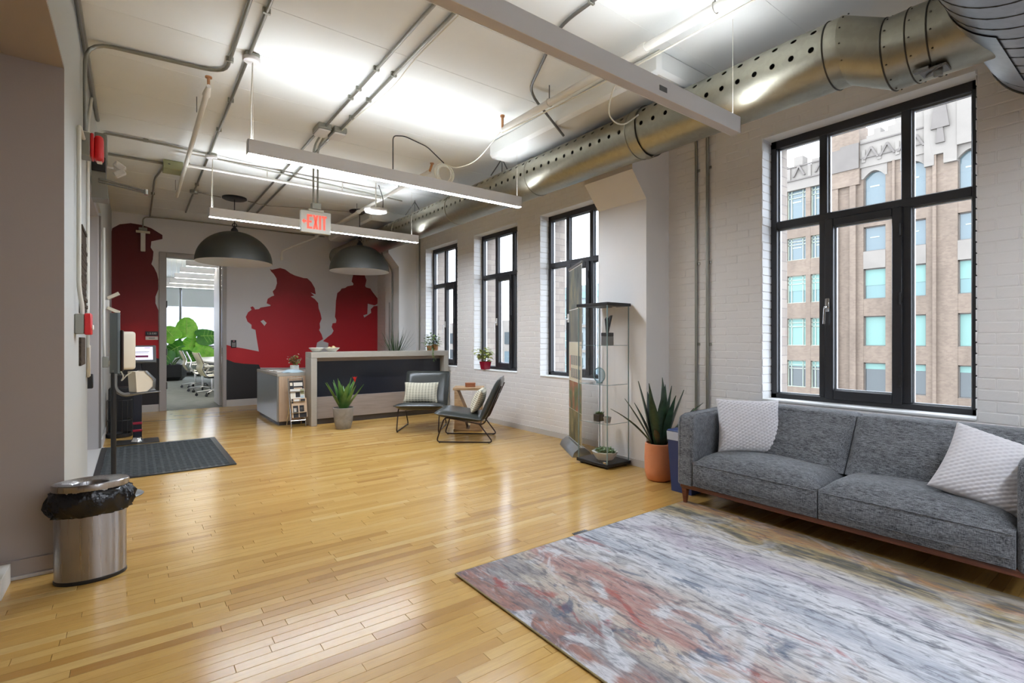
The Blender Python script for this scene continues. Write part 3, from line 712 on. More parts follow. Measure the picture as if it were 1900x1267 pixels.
MB().box(-2.2, 5.2, CY1-.12, CY1+.02, .97, 1.005, .004).build('sill', m_reveal, w6)
for k, (a, b) in enumerate(((-.05, 1.26), (1.34, 2.7), (2.8, 4.1))):
    r_ = MB().box(a, b, CY1-.02, CY1-.016, 2.46, 3.08).tube([(a, CY1-.018, 2.455), (b, CY1-.018, 2.455)], .014).tube([(a, CY1-.04, 3.09), (b, CY1-.04, 3.09)], .035).build('roller_shade', m_shade)
    tag(r_, ['white roller shade at the mullion end of the meeting room window', 'white roller shade over the wide middle meeting room pane', 'white roller shade at the hidden end of the meeting room'][k], 'roller shade', 'roller shades in the meeting room')

# ================================================================== STREET OUTSIDE
struct(MB().box(5.5, 120, -60, 160, -14.2, -14).build('street', m_street, smooth=False), 'asphalt street far below the windows', 'street')
FX = 44.0
bld = thing('brick_building', 'brown brick office building with carved limestone parapet across the street', 'building', (FX, 8, -14))
rows = [(-6.0, -3.8), (-2.6, -.42), (.82, 3.06), (4.34, 6.60), (7.9, 9.74)]
cols_f = [(20.35, 18.86, 'm'), (18.5, 17.05, 'm'), (14.77, 13.37, 'o'), (12.35, 11.01, 'o'), (9.32, 7.95, 'o'), (6.4, 5.0, 'o'), (3.0, 1.6, 'o'), (.2, -1.2, 'o')]
# wall strips between window columns and spandrels between rows (each floor's spandrel its own piece)
edges = [24.5]+[v for a, b, k in cols_f for v in (a, b)]+[-6]
mb = MB()
for i in range(0, len(edges), 2): mb.box(FX, FX+1, edges[i+1], edges[i], -14, 14.5)
mb.build('brick_piers', m_facade, bld, smooth=False)
for (a, b, k) in cols_f:
    zz = [-14]+[v for r in rows for v in r]
    for i in range(0, len(zz)-1, 2):
        st = (k == 'o' and i == 8)
        MB().box(FX+(.02 if not st else -.03), FX+1, b, a, zz[i], zz[i+1]).build('spandrel', m_stone if st else m_facade, bld, smooth=False)
    top_lo = 11.3
    MB().box(FX+.02, FX+1, b, a, 9.74, top_lo).build('spandrel', m_facade, bld, smooth=False)
    for ri, (z0, z1) in enumerate(rows+[(11.3, 13.85)]):
        w_ = MB().box(FX+.30, FX+.36, b, a, z0, z1)
        kind = R.random()
        mt = m_fwin2 if ri >= 4 else (m_blind if ri in (2,) else m_fwin)
        if ri <= 1: mt = m_fwindark
        win = w_.build('office_window', mt, bld, smooth=False)
        fr = MB(); t = .07
        fr.box(FX+.22, FX+.31, a-t, a, z0, z1).box(FX+.22, FX+.31, b, b+t, z0, z1).box(FX+.22, FX+.31, b, a, z1-t, z1).box(FX+.12, FX+.31, b-.05, a+.05, z0-.12, z0+.05)
        if k == 'm':
            for q in (.2, .8): fr.box(FX+.22, FX+.31, b+(a-b)*q-.03, b+(a-b)*q+.03, z0, z1)
            for q in (.70, .84): fr.box(FX+.22, FX+.31, b, a, z0+(z1-z0)*q-.03, z0+(z1-z0)*q+.03)
        fr.build('window_frame', m_fframe if k == 'm' else m_stone2, win, smooth=False)
        if ri in (0, 1, 3): MB().box(FX+.26, FX+.30, b+t, a-t, z0+(z1-z0)*(.78 if ri <= 1 else .45), z1-t).build('blind', m_blind, win, smooth=False)
        if ri >= 4: MB().box(FX+.275, FX+.3, b+.45, a-.35, z0+(z1-z0)*.55, z0+(z1-z0)*.59).build('ceiling_strip', m_fframe, win, smooth=False)
        if ri == 5 and k == 'o':      # segmental arch over the top windows
            n = 10; poly = [(b-.12, 13.35), (b, 13.35)]+[(b+(a-b)*q/n, 13.35+.5*math.sin(PI*q/n)) for q in range(n+1)]+[(a, 13.35), (a+.12, 13.35), (a+.12, 14.5), (b-.12, 14.5)]
            MB().prism(poly, 'x', FX-.06, FX+.34).build('arch_head', m_stone, win, smooth=False)
for k, (a, b) in enumerate(((16.9, 16.4), (15.6, 15.2), (12.9, 12.75), (10.6, 10.4), (7.6, 7.3), (17.0, 16.95))):
    MB().box(FX-.25, FX+.1, b, a, -14, 14.2).build('brick_pilaster', m_facade, bld, smooth=False)
# limestone parapet, stepped and pierced
def parapet(y0, y1, steps, zb):
    n = len(steps); poly = [(y0, zb)]
    for i, s_ in enumerate(steps):
        poly += [(y0+(y1-y0)*i/n, s_), (y0+(y1-y0)*(i+1)/n, s_)]
    poly.append((y1, zb)); return poly
MB().prism(parapet(17.0, 24.5, [15.6, 15.9, 15.5, 16.4, 15.6, 15.9, 15.5, 15.4, 15.9, 15.5, 16.2], 13.7), 'x', FX-.1, FX+.8).build('parapet', m_stone, bld, smooth=False)
MB().prism(parapet(14.95, 16.9, [17.6, 18.4, 18.4, 18.2], 13.0), 'x', FX-.3, FX+1.5).build('brick_turret', m_facade, bld, smooth=False)
MB().prism([(14.95, 14.2), (16.9, 14.2), (16.9, 15.9), (16.2, 15.9), (16.2, 16.1), (14.95, 16.1)], 'x', FX-.4, FX-.25).build('stone_band', m_stone2, bld, smooth=False)
MB().prism(parapet(11.0, 14.95, [17.2, 17.6, 17.1, 17.3, 16.8, 16.5, 16.9, 16.5, 16.3], 14.2), 'x', FX-.15, FX+.8).build('parapet', m_stone, bld, smooth=False)
MB().prism([(9.3, 13.2), (10.0, 13.2), (10.0, 13.9), (10.5, 13.9), (10.5, 13.2), (11.05, 13.2), (11.05, 18.6), (9.3, 18.9)], 'x', FX-.3, FX+.6).build('stone_shield', m_stone, bld, smooth=False)
MB().prism([(-6, 14.2), (9.3, 14.2), (9.3, 20), (8.2, 20), (8.2, 21), (-6, 21)], 'x', FX-.05, FX+1).build('gable', m_facade, bld, smooth=False)
MB().box(FX-.35, FX-.05, 5, 9.3, 14.2, 17.3).build('stone_band', m_stone, bld, smooth=False)
for y in (20.9, 19.3, 17.6, 14.2, 13.2, 12.1, 11.5):
    MB().prism([(y-.5, 14.75), (y-.36, 14.75), (y, 15.45), (y+.36, 14.75), (y+.5, 14.75), (y+.06, 15.62), (y-.06, 15.62)], 'x', FX-.28, FX-.1).build('carved_chevron', m_stone2, bld, smooth=False)
for y in (23.8, 22.9, 22.0, 20.1, 18.5, 14.7, 13.7, 12.6):
    MB().box(FX-.22, FX-.08, y-.12, y+.12, 14.55, 15.5).build('carved_rib', m_stone, bld, smooth=False)
for k, (za, zb, w_) in enumerate(((14.6, 15.6, .25), (15.6, 17.2, .5), (17.2, 18.2, .3))):
    MB().prism([(10.15-w_, za), (10.15+w_, za), (10.15+w_*.6, zb), (10.15-w_*.6, zb)], 'x', FX-.45-.04*k, FX-.3).build('carved_shield', m_stone2, bld, smooth=False)
for z in (14.45, 15.55): MB().box(FX-.2, FX-.08, 17.0, 24.4, z, z+.10).box(FX-.24, FX-.12, 11.05, 14.9, z+.4, z+.5).build('string_course', m_stone2, bld, smooth=False)

b2 = thing('glazed_office_block', 'grey green glazed office block further along the street', 'building', (46, 60, -14))
MB().box(46, 60, 30, 62, -14, 6.6).build('wall', m_curtain, b2, smooth=False)
MB().box(45.8, 60.2, 29.9, 62.2, 6.6, 7.4).build('roof_edge', m_fwin, b2, smooth=False)
MB().box(48, 58, 36, 58, 7.4, 8.6).build('roof_house', m_curtain, b2, smooth=False)
for z in (-9.4, -6.2, -3.0, .2, 3.4):
    for y in [31+2.6*i for i in range(12)]:
        w_ = MB().box(45.9, 46.05, y, y+1.6, z, z+2.0).build('office_window', m_fwindark if R.random() < .4 else m_fwin, b2, smooth=False)
        MB().box(45.8, 45.95, y-.08, y+1.68, z+.95, z+1.05).box(45.8, 45.95, y+.76, y+.84, z, z+2).build('window_bar', m_fframe, w_, smooth=False)
    MB().box(45.6, 46, 30, 62, z-.5, z-.2).build('floor_band', m_stone, b2, smooth=False)
b3 = thing('pale_apartment_block', 'pale grey apartment block seen through the far window', 'building', (52, 85, -14))
MB().box(50, 64, 66, 110, -14, 4.6).build('wall', m_stone, b3, smooth=False)
for z in (-9, -5.8, -2.6, .6):
    for y in [67+3.2*i for i in range(13)]:
        MB().box(49.85, 50.05, y, y+2.0, z, z+2.0).build('office_window', m_fwindark if R.random() < .5 else m_fwin2, b3, smooth=False)
b4 = thing('distant_tower', 'hazy pale blue tower beyond the meeting room window', 'building', (2.6, 120, -14))
MB().box(2.5, 20, 130, 150, -14, 12).build('tower', m_curtain2, b4, smooth=False)
b5 = thing('distant_low_building', 'hazy low pale block along the horizon beyond the meeting room', 'building', (15, 160, -14))
MB().box(-30, 60, 152, 172, -14, 4.5).build('wall', m_curtain2, b5, smooth=False); MB().box(-12, 1, 155, 165, 4.5, 6.5).build('roof_house', m_curtain2, b5, smooth=False)

# ================================================================== CEILING SERVICES
def strip_light(label, y, xa, xb, ztop, lit=True, wires=(.04, .04), canopy=True, soft=False):
    t = thing('linear_pendant_light', label, 'light', ((xa+xb)/2, y, ztop-.11), 'suspended linear lights')
    W = .034
    mb = MB()
    mb.box(xa, xb, y-W, y-W+.004, ztop-.108, ztop).box(xa, xb, y+W-.004, y+W, ztop-.108, ztop)
    mb.box(xa, xa+.004, y-W, y+W, ztop-.108, ztop).box(xb-.004, xb, y-W, y+W, ztop-.108, ztop).box(xa+.004, xb-.004, y-W+.004, y+W-.004, ztop-.062, ztop-.052)
    mb.build('housing', m_fixture, t, smooth=False)
    MB().box(xa+.005, xb-.005, y-W+.005, y+W-.005, ztop-.03, ztop-.022).build('upper_lens', m_lens_soft_up if soft else m_lens_up, t, smooth=False)
    MB().box(xa+.005, xb-.005, y-W+.005, y+W-.005, ztop-.1075, ztop-.098).build('lower_lens', m_lens_soft if soft else (m_lens_dn if lit else m_lens_off), t, smooth=False)
    for x, q in ((xa+wires[0], 0), (xb-wires[1], 1)):
        MB().tube([(x, y, ztop-.01), (x, y, ZC-.002)], .0016, 5).build('suspension_wire', m_rope, t)
    if canopy:
        MB().tube(fillet([(xa+.03, y+.012, ztop-.01), (xa+.028, y+.014, ZC-.4), (xa+.04, y+.01, ZC-.06)], .1), .0045, 6).build('power_cord', m_rope, t)
        c = MB().lathe([(0, -.055), (.055, -.055), (.062, -.045), (.062, -.03)], (xa+.03, y, ZC), 20).build('canopy', m_fixture, t)
        MB().box(xa-.02, xa+.08, y-.05, y+.05, ZC-.03, ZC, .006).build('ceiling_box', m_boxsteel, c)
    return t
strip_light('suspended white linear light with glowing underside nearest the exit sign front', 4.31, .69, 3.32, 2.79)
strip_light('suspended white linear light behind the exit sign over the domed pendants', 6.89, .70, 3.385, 2.815, wires=(.04, .10))
strip_light('largest suspended white linear light crossing below the duct, underside unlit', 1.87, .69, 3.312, 2.78, False)
strip_light('added unseen linear light behind the viewer above the lounge', -.60, .69, 3.312, 2.78)  # unseen lamp, added to light the room from behind the viewer
strip_light('added unseen linear light behind the viewer near the rear wall', -2.9, .69, 3.312, 2.78)  # another out-of-view lamp added only for its light
MB().box(2.43, 2.50, 1.87-.036, 1.87-.0335, 2.705, 2.735, .0005).build('sensor_window', m_greymetal, bpy.data.objects['linear_pendant_light.002'])
for k, y in enumerate((11.6, 12.75, 13.95, 15.3, 16.4)):
    strip_light(['nearest', 'second', 'third', 'fourth', 'farthest'][k]+' linear light of the row inside the meeting room', y, .80-.03*k, 3.4, 2.80, True, canopy=False, soft=True)

m_bulb = M('fill_glow_bulb', (255, 250, 240), .5, emit=((255, 246, 232), 70.0))  # hidden bulbs, glow added to brighten the back of the room
def dome_pendant(label, x, y, zr, Rr=.53):
    t = thing('dome_pendant_light', label, 'pendant light', (x, y, zr), 'pair of dark dome pendants')
    prof = [(Rr*math.cos(a), Rr*.90*math.sin(a)) for a in [PI/2*k/14 for k in range(14)]]+[(.035, Rr*.90)]
    MB().lathe(prof+[(.035, Rr*.90-.01)]+[(p[0]-.008, max(0, p[1]-.010)) for p in prof[::-1][1:]], (x, y, zr), 48).build('shade', m_dome, t, angle=60)
    inn = [(max(.0, p[0]-.010), max(.001, p[1]-.012)) for p in prof[:-1]]+[(0, Rr*.90-.013)]
    MB().lathe([(Rr-.002, -.002)]+inn, (x, y, zr), 48).build('shade_lining', m_domein, t, angle=60)
    sh = MB().lathe([(.05, 0), (.05, .03), (.03, .06), (.012, .075), (.012, .09)], (x, y, zr+Rr*.90-.004), 16).build('cap', m_blackmetal, t)
    ring(MB(), (x, y, zr+Rr*.9+.10), 'y', .03, .006).build('loop', m_blackmetal, sh)
    MB().tube([(x, y, zr+Rr*.9+.08), (x, y, ZC-.02)], .006, 6).build('cord', m_blackplastic, t)
    MB().lathe([(0, -.03), (.15, -.03), (.17, -.02), (.17, 0)], (x, y, ZC), 28).build('ceiling_rose', m_blackmetal, t)
    MB().lathe([(0, -.11), (.05, -.09), (.07, -.04), (.05, .0), (.025, .04), (.025, .08)], (x, y, zr+.32), 16).build('bulb', m_bulb, t)
dome_pendant('dark dome pendant hanging before the meeting room doorway', 1.235, 8.80, 2.45)
dome_pendant('dark dome pendant hanging over the tall reception counter', 3.07, 8.45, 2.425, .49)

# exit sign on twin stems under its junction boxes
EX, EY, EZ = 1.54, 5.55, 2.505
ex = thing('exit_sign', 'white lit exit sign with red letters hung on twin conduit stems', 'sign', (EX, EY, EZ-.115))
MB().box(EX-.155, EX+.155, EY-.02, EY+.02, EZ-.115, EZ+.115, .006).build('housing', m_exitbox, ex)
MB().box(EX-.08, EX+.08, EY-.03, EY+.03, EZ+.11, EZ+.135, .006).build('mounting_canopy', m_exitbox, ex)
def bar(mb, pts):                                        # one stroke of a sign letter
    return mb.prism(pts, 'y', EY-.0235, EY-.019)
def rect(mb, x0, x1, z0, z1): return bar(mb, [(EX+x0, EZ+z0), (EX+x1, EZ+z0), (EX+x1, EZ+z1), (EX+x0, EZ+z1)])
LH = .074
mb = MB(); rect(mb, -.092, -.072, -LH, LH); rect(mb, -.072, -.040, LH-.022, LH); rect(mb, -.072, -.046, -.010, .010); rect(mb, -.072, -.040, -LH, -LH+.022); mb.build('letter_e', m_exit, ex, smooth=False)
mb = MB(); bar(mb, [(EX-.032, EZ-LH), (EX-.011, EZ-LH), (EX+.022, EZ+LH), (EX+.001, EZ+LH)]); bar(mb, [(EX-.032, EZ+LH), (EX-.011, EZ+LH), (EX+.022, EZ-LH), (EX+.001, EZ-LH)]); mb.build('letter_x', m_exit, ex, smooth=False)
mb = MB(); rect(mb, .030, .051, -LH, LH); mb.build('letter_i', m_exit, ex, smooth=False)
mb = MB(); rect(mb, .058, .108, LH-.022, LH); rect(mb, .073, .094, -LH, LH-.022); mb.build('letter_t', m_exit, ex, smooth=False)
MB().prism([(EX-.142, EZ), (EX-.118, EZ+.028), (EX-.118, EZ+.010), (EX-.098, EZ+.010), (EX-.098, EZ-.010), (EX-.118, EZ-.010), (EX-.118, EZ-.028)], 'y', EY-.0225, EY-.019).build('arrow', m_exit, ex)
MB().box(EX-.045, EX+.045, EY-.04, EY+.03, EZ+.135, EZ+.20, .004).build('stem_box', m_boxsteel, ex)
for dx in (-.022, .022): MB().tube(fillet([(EX+dx, EY, EZ+.19), (EX+dx, EY, 3.30), (EX+dx+.05, EY-.12, ZC-.03)], .1), .0105, 8).build('stem', m_steelcond, ex)

def conduit(label, pts, r=.012, mat=None, clips=(), fil=.12, group=None, name='electrical_conduit'):
    p = fillet(pts, fil) if len(pts) > 2 else pts
    o = MB().tube(p, r, 10).build(name, mat or m_steelcond); tag(o, label, 'conduit' if 'conduit' in name else 'pipe', group)
    for c in clips:
        a = Vector(c)
        mb = MB(); mb.box(a.x-r*1.9, a.x+r*1.9, a.y-.010, a.y+.010, a.z-r*1.15, a.z+r*1.9, .002); mb.build('clip', m_boxsteel, o)
    return o
zc = ZC-.022
conduit('steel conduit bending across the ceiling down to the red alarm horn', [(.592, -1.2, zc), (.592, 4.70, zc), (-.285, 4.79, zc), (-.285, 4.76, 3.1), (-.285, 4.80, 2.78)], .0135, clips=[(.592, 4.45, zc), (.592, 2.4, zc)], fil=.16)
conduit('steel conduit running lengthwise past the pendant canopies', [(.70, -1.2, zc), (.70, 10.2, zc)], .0125, clips=[(.70, 3.65, zc), (.70, 5.2, zc), (.70, 6.0, zc), (.70, 8.3, zc)])
conduit('steel conduit of the central ceiling pair, doorway side', [(1.553, -1.2, zc), (1.553, 5.22, zc)], .0125, clips=[(1.553, 3.9, zc), (1.553, 4.3, zc), (1.553, 4.5, zc)])
conduit('steel conduit of the central ceiling pair, window side', [(1.70, -1.2, zc), (1.70, 5.22, zc)], .0125, clips=[(1.70, 3.9, zc), (1.70, 4.45, zc), (1.70, 4.9, zc)])
conduit('steel conduit leaving the twin boxes towards the black ceiling rose', [(1.53, 5.45, zc), (1.53, 10.4, zc)], .0125, clips=[(1.53, 7.0, zc)])
conduit('steel conduit leaving the twin boxes towards the back wall', [(1.68, 5.45, zc), (1.68, 10.4, zc)], .0125, clips=[(1.68, 7.0, zc)])
conduit('thin cream cable slung along the central conduit pair', [(1.72, -1, zc-.015), (1.722, 3.6, zc-.016), (1.76, 4.0, zc-.02), (1.75, 4.35, zc-.018), (1.715, 4.8, zc-.016), (1.71, 5.25, zc-.016)], .004, m_rope, fil=.3, name='ceiling_cable')
for x, lab in ((1.545, 'zinc junction box with white cover, doorway side of the pair'), (1.70, 'zinc junction box with white cover, window side of the pair')):
    jb = MB().box(x-.065, x+.065, 5.22, 5.45, ZC-.055, ZC, .006).build('junction_box', m_boxsteel); tag(jb, lab, 'junction box', 'twin boxes above the exit sign')
    MB().box(x-.06, x+.06, 5.225, 5.445, ZC-.075, ZC-.053, .012).build('cover', m_fixture, jb)
conduit('steel conduit crossing the ceiling from the alarm corner to the pendant box', [(-.27, 6.75, zc-.2), (-.27, 6.80, zc), (.30, 6.80, zc), (.66, 6.86, zc)], .012, clips=[(.1, 6.80, zc)], fil=.06)
conduit('thin steel conduit crossing behind the front linear light', [(.74, 6.88, zc-.028), (3.3, 7.26, zc-.028)], .010)
conduit('dark steel conduit running into the olive ceiling box', [(-.27, 7.55, zc), (.28, 7.55, zc)], .013)
gb = MB().box(.28, .48, 7.42, 7.66, ZC-.11, ZC, .006).build('ceiling_pull_box', m_greenbox); tag(gb, 'olive square steel box fixed to the ceiling', 'junction box')
MB().lathe([(0, -.004), (.012, -.004), (.012, 0)], (.34, 7.415, ZC-.05), 10).build('knockout', m_blackplastic, gb)
conduit('short steel conduit from the olive box along the ceiling to the back wall', [(.30, 7.66, zc), (.22, 8.3, zc), (.22, 10.9, zc)], .012, clips=[(.22, 9.2, zc)])
conduit('steel conduit along the ceiling edge above the mural cap', [(.12, YB-.03, 3.22), (.12, YB-.03, 3.41), (.5, YB-.05, zc), (1.9, YB-.06, zc), (3.2, YB-.06, zc)], .011, fil=.08)
eb = MB().box(.06, .18, YB-.06, YB, 3.17, 3.22, .004).build('wall_box', m_boxsteel); tag(eb, 'small steel box with hanging white bar above the mural cap', 'wall box')
MB().box(.085, .155, YB-.07, YB-.055, 2.80, 3.15, .006).build('white_bar', m_whiteplastic, eb); MB().box(.02, .22, YB-.075, YB-.05, 3.12, 3.16, .004).build('cross_bar', m_cream, eb)
jb2 = MB().lathe([(0, -.045), (.05, -.045), (.055, -.035), (.055, 0)], (.70, 8.72, ZC), 16).build('ceiling_outlet_box', m_boxsteel); tag(jb2, 'round steel outlet box beside the black ceiling rose', 'junction box')
conduit('slim grey cable from the outlet box across to the exit sign', [(.75, 8.72, zc), (1.05, 8.78, zc-.005)], .007, name='ceiling_cable')
conduit('slim grey cable sagging between the two ceiling roses', [(1.42, 8.80, zc), (1.7, 8.82, zc-.03), (2.1, 8.75, zc), (2.9, 8.5, zc)], .006, fil=.2, name='ceiling_cable')

# sprinkler pipes
sp = conduit('thick white sprinkler main running lengthwise beside the duct', [(2.86, .84, 3.30), (2.86, 3.97, 3.30)], .030, m_whitepipe, name='sprinkler_pipe')
for y in (2.30,):
    MB().tube([(2.86, y-.03, 3.30), (2.86, y+.03, 3.30)], .038, 12).build('coupling', m_whitepipe, sp)
for y in (1.75, 3.30):
    MB().tube([(2.86, y, 3.32), (2.86, y, ZC)], .005, 6).build('hanger_rod', m_greymetal, sp); ring(MB(), (2.86, y, 3.30), 'y', .034, .004).build('hanger_loop', m_whitepipe, sp)
MB().tube([(2.83, 3.95, 3.30), (2.83, 3.95, 3.40)], .012, 8).tube([(2.83, 3.95, 3.40), (2.83, 3.95, 3.415)], .022, 10).build('sprinkler_head', m_copper, sp)
sp2 = conduit('thinner white sprinkler line running on to the back beside the duct', [(2.86, 5.50, 3.30), (2.86, 10.3, 3.30)], .024, m_whitepipe, name='sprinkler_pipe')
MB().tube([(2.86, 5.50, 3.30), (2.86, 5.44, 3.37)], .014, 8).tube([(2.86, 5.44, 3.37), (2.86, 5.44, 3.38)], .024, 10).build('sprinkler_head', m_copper, sp2)
for y in (6.4, 8.0): MB().tube([(2.86, y, 3.32), (2.86, y, ZC)], .005, 6).build('hanger_rod', m_greymetal, sp2)
MB().tube([(2.86, 7.9, 3.30), (2.86, 7.98, 3.30)], .033, 12).build('coupling', m_whitepipe, sp2)
cp = conduit('white sprinkler branch crossing the room before the second linear light', [(.48, 7.0, 3.30), (2.86, 7.0, 3.30)], .019, m_whitepipe, name='sprinkler_pipe')
for x in (1.35, 2.3): MB().tube([(x, 7.0, 3.31), (x, 7.0, ZC)], .006, 6).build('hanger_rod', m_whitepipe, cp)
bp = conduit('white sprinkler pipe stub pointing towards the viewer near the alarm', [(.48, 4.85, 3.30), (.48, 8.6, 3.30)], .022, m_whitepipe, name='sprinkler_pipe')
MB().tube([(.48, 4.72, 3.30), (.48, 4.90, 3.30)], [.016, .03], 12).build('reducer', m_whitepipe, bp)
MB().tube([(.48, 4.74, 3.30), (.48, 4.74, 3.375)], .011, 8).tube([(.48, 4.74, 3.375), (.48, 4.74, 3.385)], .026, 10).build('sprinkler_head', m_copper, bp)
for y in (5.35, 8.3): MB().tube([(.45, y, 3.31), (.45, y, ZC)], .004, 6).build('hanger_rod', m_greymetal, bp)
MB().tube([(.48, 7.0, 3.3), (.52, 7.0, 3.3)], .03, 10).build('tee', m_whitepipe, bp)
s2 = conduit('white sprinkler drop near the back wall above the hooded figure', [(2.86, 10.1, 3.27), (2.3, 10.6, 3.0), (2.3, 10.6, 2.86)], .018, m_whitepipe, name='sprinkler_pipe', fil=.05)
MB().tube([(2.3, 10.6, 2.88), (2.3, 10.6, 2.82)], [.03, .02], 10).build('sprinkler_head', m_whitepipe, s2)

# dark conduit on the ceiling beside the big linear light, window side
conduit('dark steel conduit passing over the large linear light towards the duct', [(2.35, -.8, zc), (2.35, 2.6, zc), (2.75, 3.45, zc), (3.3, 3.6, 3.22)], .012, m_greymetal, clips=[(2.35, 1.9, zc), (2.35, 2.3, zc)], fil=.15)
conduit('white cable looping below the large linear light', [(2.92, 2.2, 3.27), (2.92, 2.62, 3.22), (2.98, 2.75, 3.02), (3.16, 2.75, 2.98), (3.30, 2.70, 3.10)], .006, m_rope, fil=.2, name='ceiling_cable')
conduit('white cable strapped under the sprinkler main', [(2.91, .6, 3.27), (2.92, 1.5, 3.26), (2.90, 2.3, 3.235), (2.89, 3.4, 3.26), (2.86, 4.0, 3.27)], .006, m_rope, fil=.3, name='ceiling_cable')
conduit('pair of white cables drooping from the sprinkler end to the coil', [(2.84, 4.0, 3.27), (2.87, 4.5, 3.12), (2.86, 4.9, 3.17), (2.86, 5.1, 3.27)], .005, m_rope, fil=.4, name='ceiling_cable')
coil = MB()
for k in range(5):
    ring(coil, (2.87+.012*k-.024, 5.15+.008*math.sin(k*2), 3.17+.012*math.cos(k*1.7)), 'y', .105+.008*math.sin(k*3), .005, 26)
tag(coil.build('cable_coil', m_rope), 'coil of white cable hanging from the ceiling behind the front linear light', 'cable')
conduit('thin black cable dropping from the ceiling hook beside the cable coil', [(2.15, 4.95, 2.95), (2.15, 4.95, 3.38), (2.3, 5.0, zc), (2.62, 5.1, zc-.01), (2.86, 5.15, 3.30)], .006, m_blackplastic, fil=.05, name='ceiling_cable')
ap = thing('wireless_access_point', 'white octagonal wireless access point hung behind the front linear light', 'access point', (2.70, 6.80, 3.04))
MB().lathe([(0, 0), (.15, .004), (.165, .02), (.165, .04), (.10, .05)], (2.70, 6.80, 3.04), 8).build('case', m_fixture, ap)
MB().lathe([(0, -.004), (.012, -.002), (.012, .002)], (2.70, 6.78, 3.04), 10).build('lens', m_greymetal, ap)
MB().tube([(2.70, 6.80, 3.08), (2.70, 6.80, ZC)], .008, 6).build('stem', m_whitepipe, ap)
MB().tube(fillet([(2.80, 6.80, 3.09), (2.81, 6.80, 3.25), (2.74, 6.80, 3.43)], .1), .005, 6).build('cable', m_blackplastic, ap)

# ---------------- ducts
DX, DZ, DR = 3.526, 3.04, .203
duct = thing('perforated_air_duct', 'long perforated galvanised air duct running under the ceiling along the windows', 'air duct', (DX, 6, DZ-DR))
def perforated(y0, y1, holes=True):
    """a length of duct with two rows of real round holes on the room side"""
    mb = MB(); n = 30; p = .114; ph = math.radians(-5); m = max(1, round((y1-y0)/p)); dy = (y1-y0)/m
    dth = 2*PI/n
    def pt(th, y): return (DX+DR*math.cos(th+ph), y, DZ+DR*math.sin(th+ph))
    rows = (12, 15)
    for j in range(m):
        ya, yb = y0+j*dy, y0+(j+1)*dy; yc = (ya+yb)/2
        for k in range(n):
            t0, t1 = k*dth, (k+1)*dth
            if k in rows:
                tc = (t0+t1)/2; hr = .0185
                sq = [(t0, ya), (tc, ya), (t1, ya), (t1, yc), (t1, yb), (tc, yb), (t0, yb), (t0, yc)]
                an = [225, 270, 315, 0, 45, 90, 135, 180]
                ci = [(tc+hr/DR*math.cos(math.radians(a)), yc+hr*math.sin(math.radians(a))) for a in an]
                mb.add([pt(*s_) for s_ in sq]+[pt(*c) for c in ci], [(i, (i+1) % 8, 8+(i+1) % 8, 8+i) for i in range(8)])
            else:
                loop = [(t0, ya), (t1, ya)]+([(t1, yc)] if k+1 in rows else [])+[(t1, yb), (t0, yb)]+([(t0, yc)] if k-1 in rows else [])
                mb.add([pt(*s_) for s_ in loop], [tuple(range(len(loop)))])
    return mb
def weld(o, d=.0004):
    bm = bmesh.new(); bm.from_mesh(o.data); bmesh.ops.remove_doubles(bm, verts=bm.verts, dist=d); bmesh.ops.recalc_face_normals(bm, faces=bm.faces)
    bm.to_mesh(o.data); bm.free(); o.data.shade_smooth(); o.data.set_sharp_from_angle(angle=math.radians(50))
secs = [1.335, 2.87, 4.25, 5.97, 7.7, 9.0, YB-.005]
for a, b in zip(secs, secs[1:]):
    o = perforated(a, b).build('duct_section', m_galv, duct); weld(o)
    mb = MB(); ring(mb, (DX, b, DZ), 'y', DR+.001, .006, 40, 6); mb.build('joint_band', m_galv, o)
o = MB().lathe([(DR+.012, 0), (DR+.012, .07)], (0, 0, 0), 40); o.v = [(DX+x, 2.755+z, DZ+y) for x, y, z in o.v]; o.f = [f for f in o.f if len(f) == 4]; o.build('draw_band', m_galv, duct)
D2X, D2Z = 3.576, 2.939
path = [(DX, 1.335, DZ), (DX, 1.26, DZ), (D2X, 1.053, D2Z), (D2X, .94, D2Z), (D2X, .846, D2Z), (D2X, .60, D2Z)]
n = 40
def circ(c, r=DR): return [(c[0]+r*math.cos(2*PI*k/n), c[1], c[2]+r*math.sin(2*PI*k/n)) for k in range(n)]
for i in range(len(path)-1):
    mb = MB(); mb.add(circ(path[i], DR+.002*(i % 2))+circ(path[i+1], DR+.002*(i % 2)), [(k, (k+1) % n, n+(k+1) % n, n+k) for k in range(n)])
    o = mb.build('duct_elbow', m_galv, duct)
    mb = MB(); ring(mb, path[i+1] if i else path[0], 'y', DR+.002, .0042, 40, 6); mb.build('seam', m_seam, o)
    if i:
        mb = MB()
        for k in range(0, n, 3):
            a = 2*PI*k/n; c = Vector(path[i]); mb.lathe([(0, .004), (.005, 0), (.005, -.004)], (c.x+(DR+.002)*math.cos(a), c.y-.02, c.z+(DR+.002)*math.sin(a)), 6)
        rv = mb.build('rivets', m_seam, o); rv['kind'] = 'stuff'
hb = MB().box(3.46, 3.56, .78, .90, 2.728, 2.74, .002).box(3.48, 3.50, .80, .84, 2.69, 2.735, .003).box(3.44, 3.48, .85, .92, 2.73, 2.745, .002).tube([(3.45, .80, 2.73), (3.53, .88, 2.722)], .007); hb.build('damper_latch', m_greymetal, duct)
for i, y in enumerate((2.46, 4.93, 7.28)):
    mb = MB(); mb.tube([(DX, y, ZC), (DX, y, DZ+DR+.02)], .006, 6)
    for s_ in (-1, 1): mb.tube([(DX, y, ZC-.02), (DX+s_*.16, y, DZ+DR-.045)], .007, 6)
    mb.build('hanger', m_greymetal, duct)
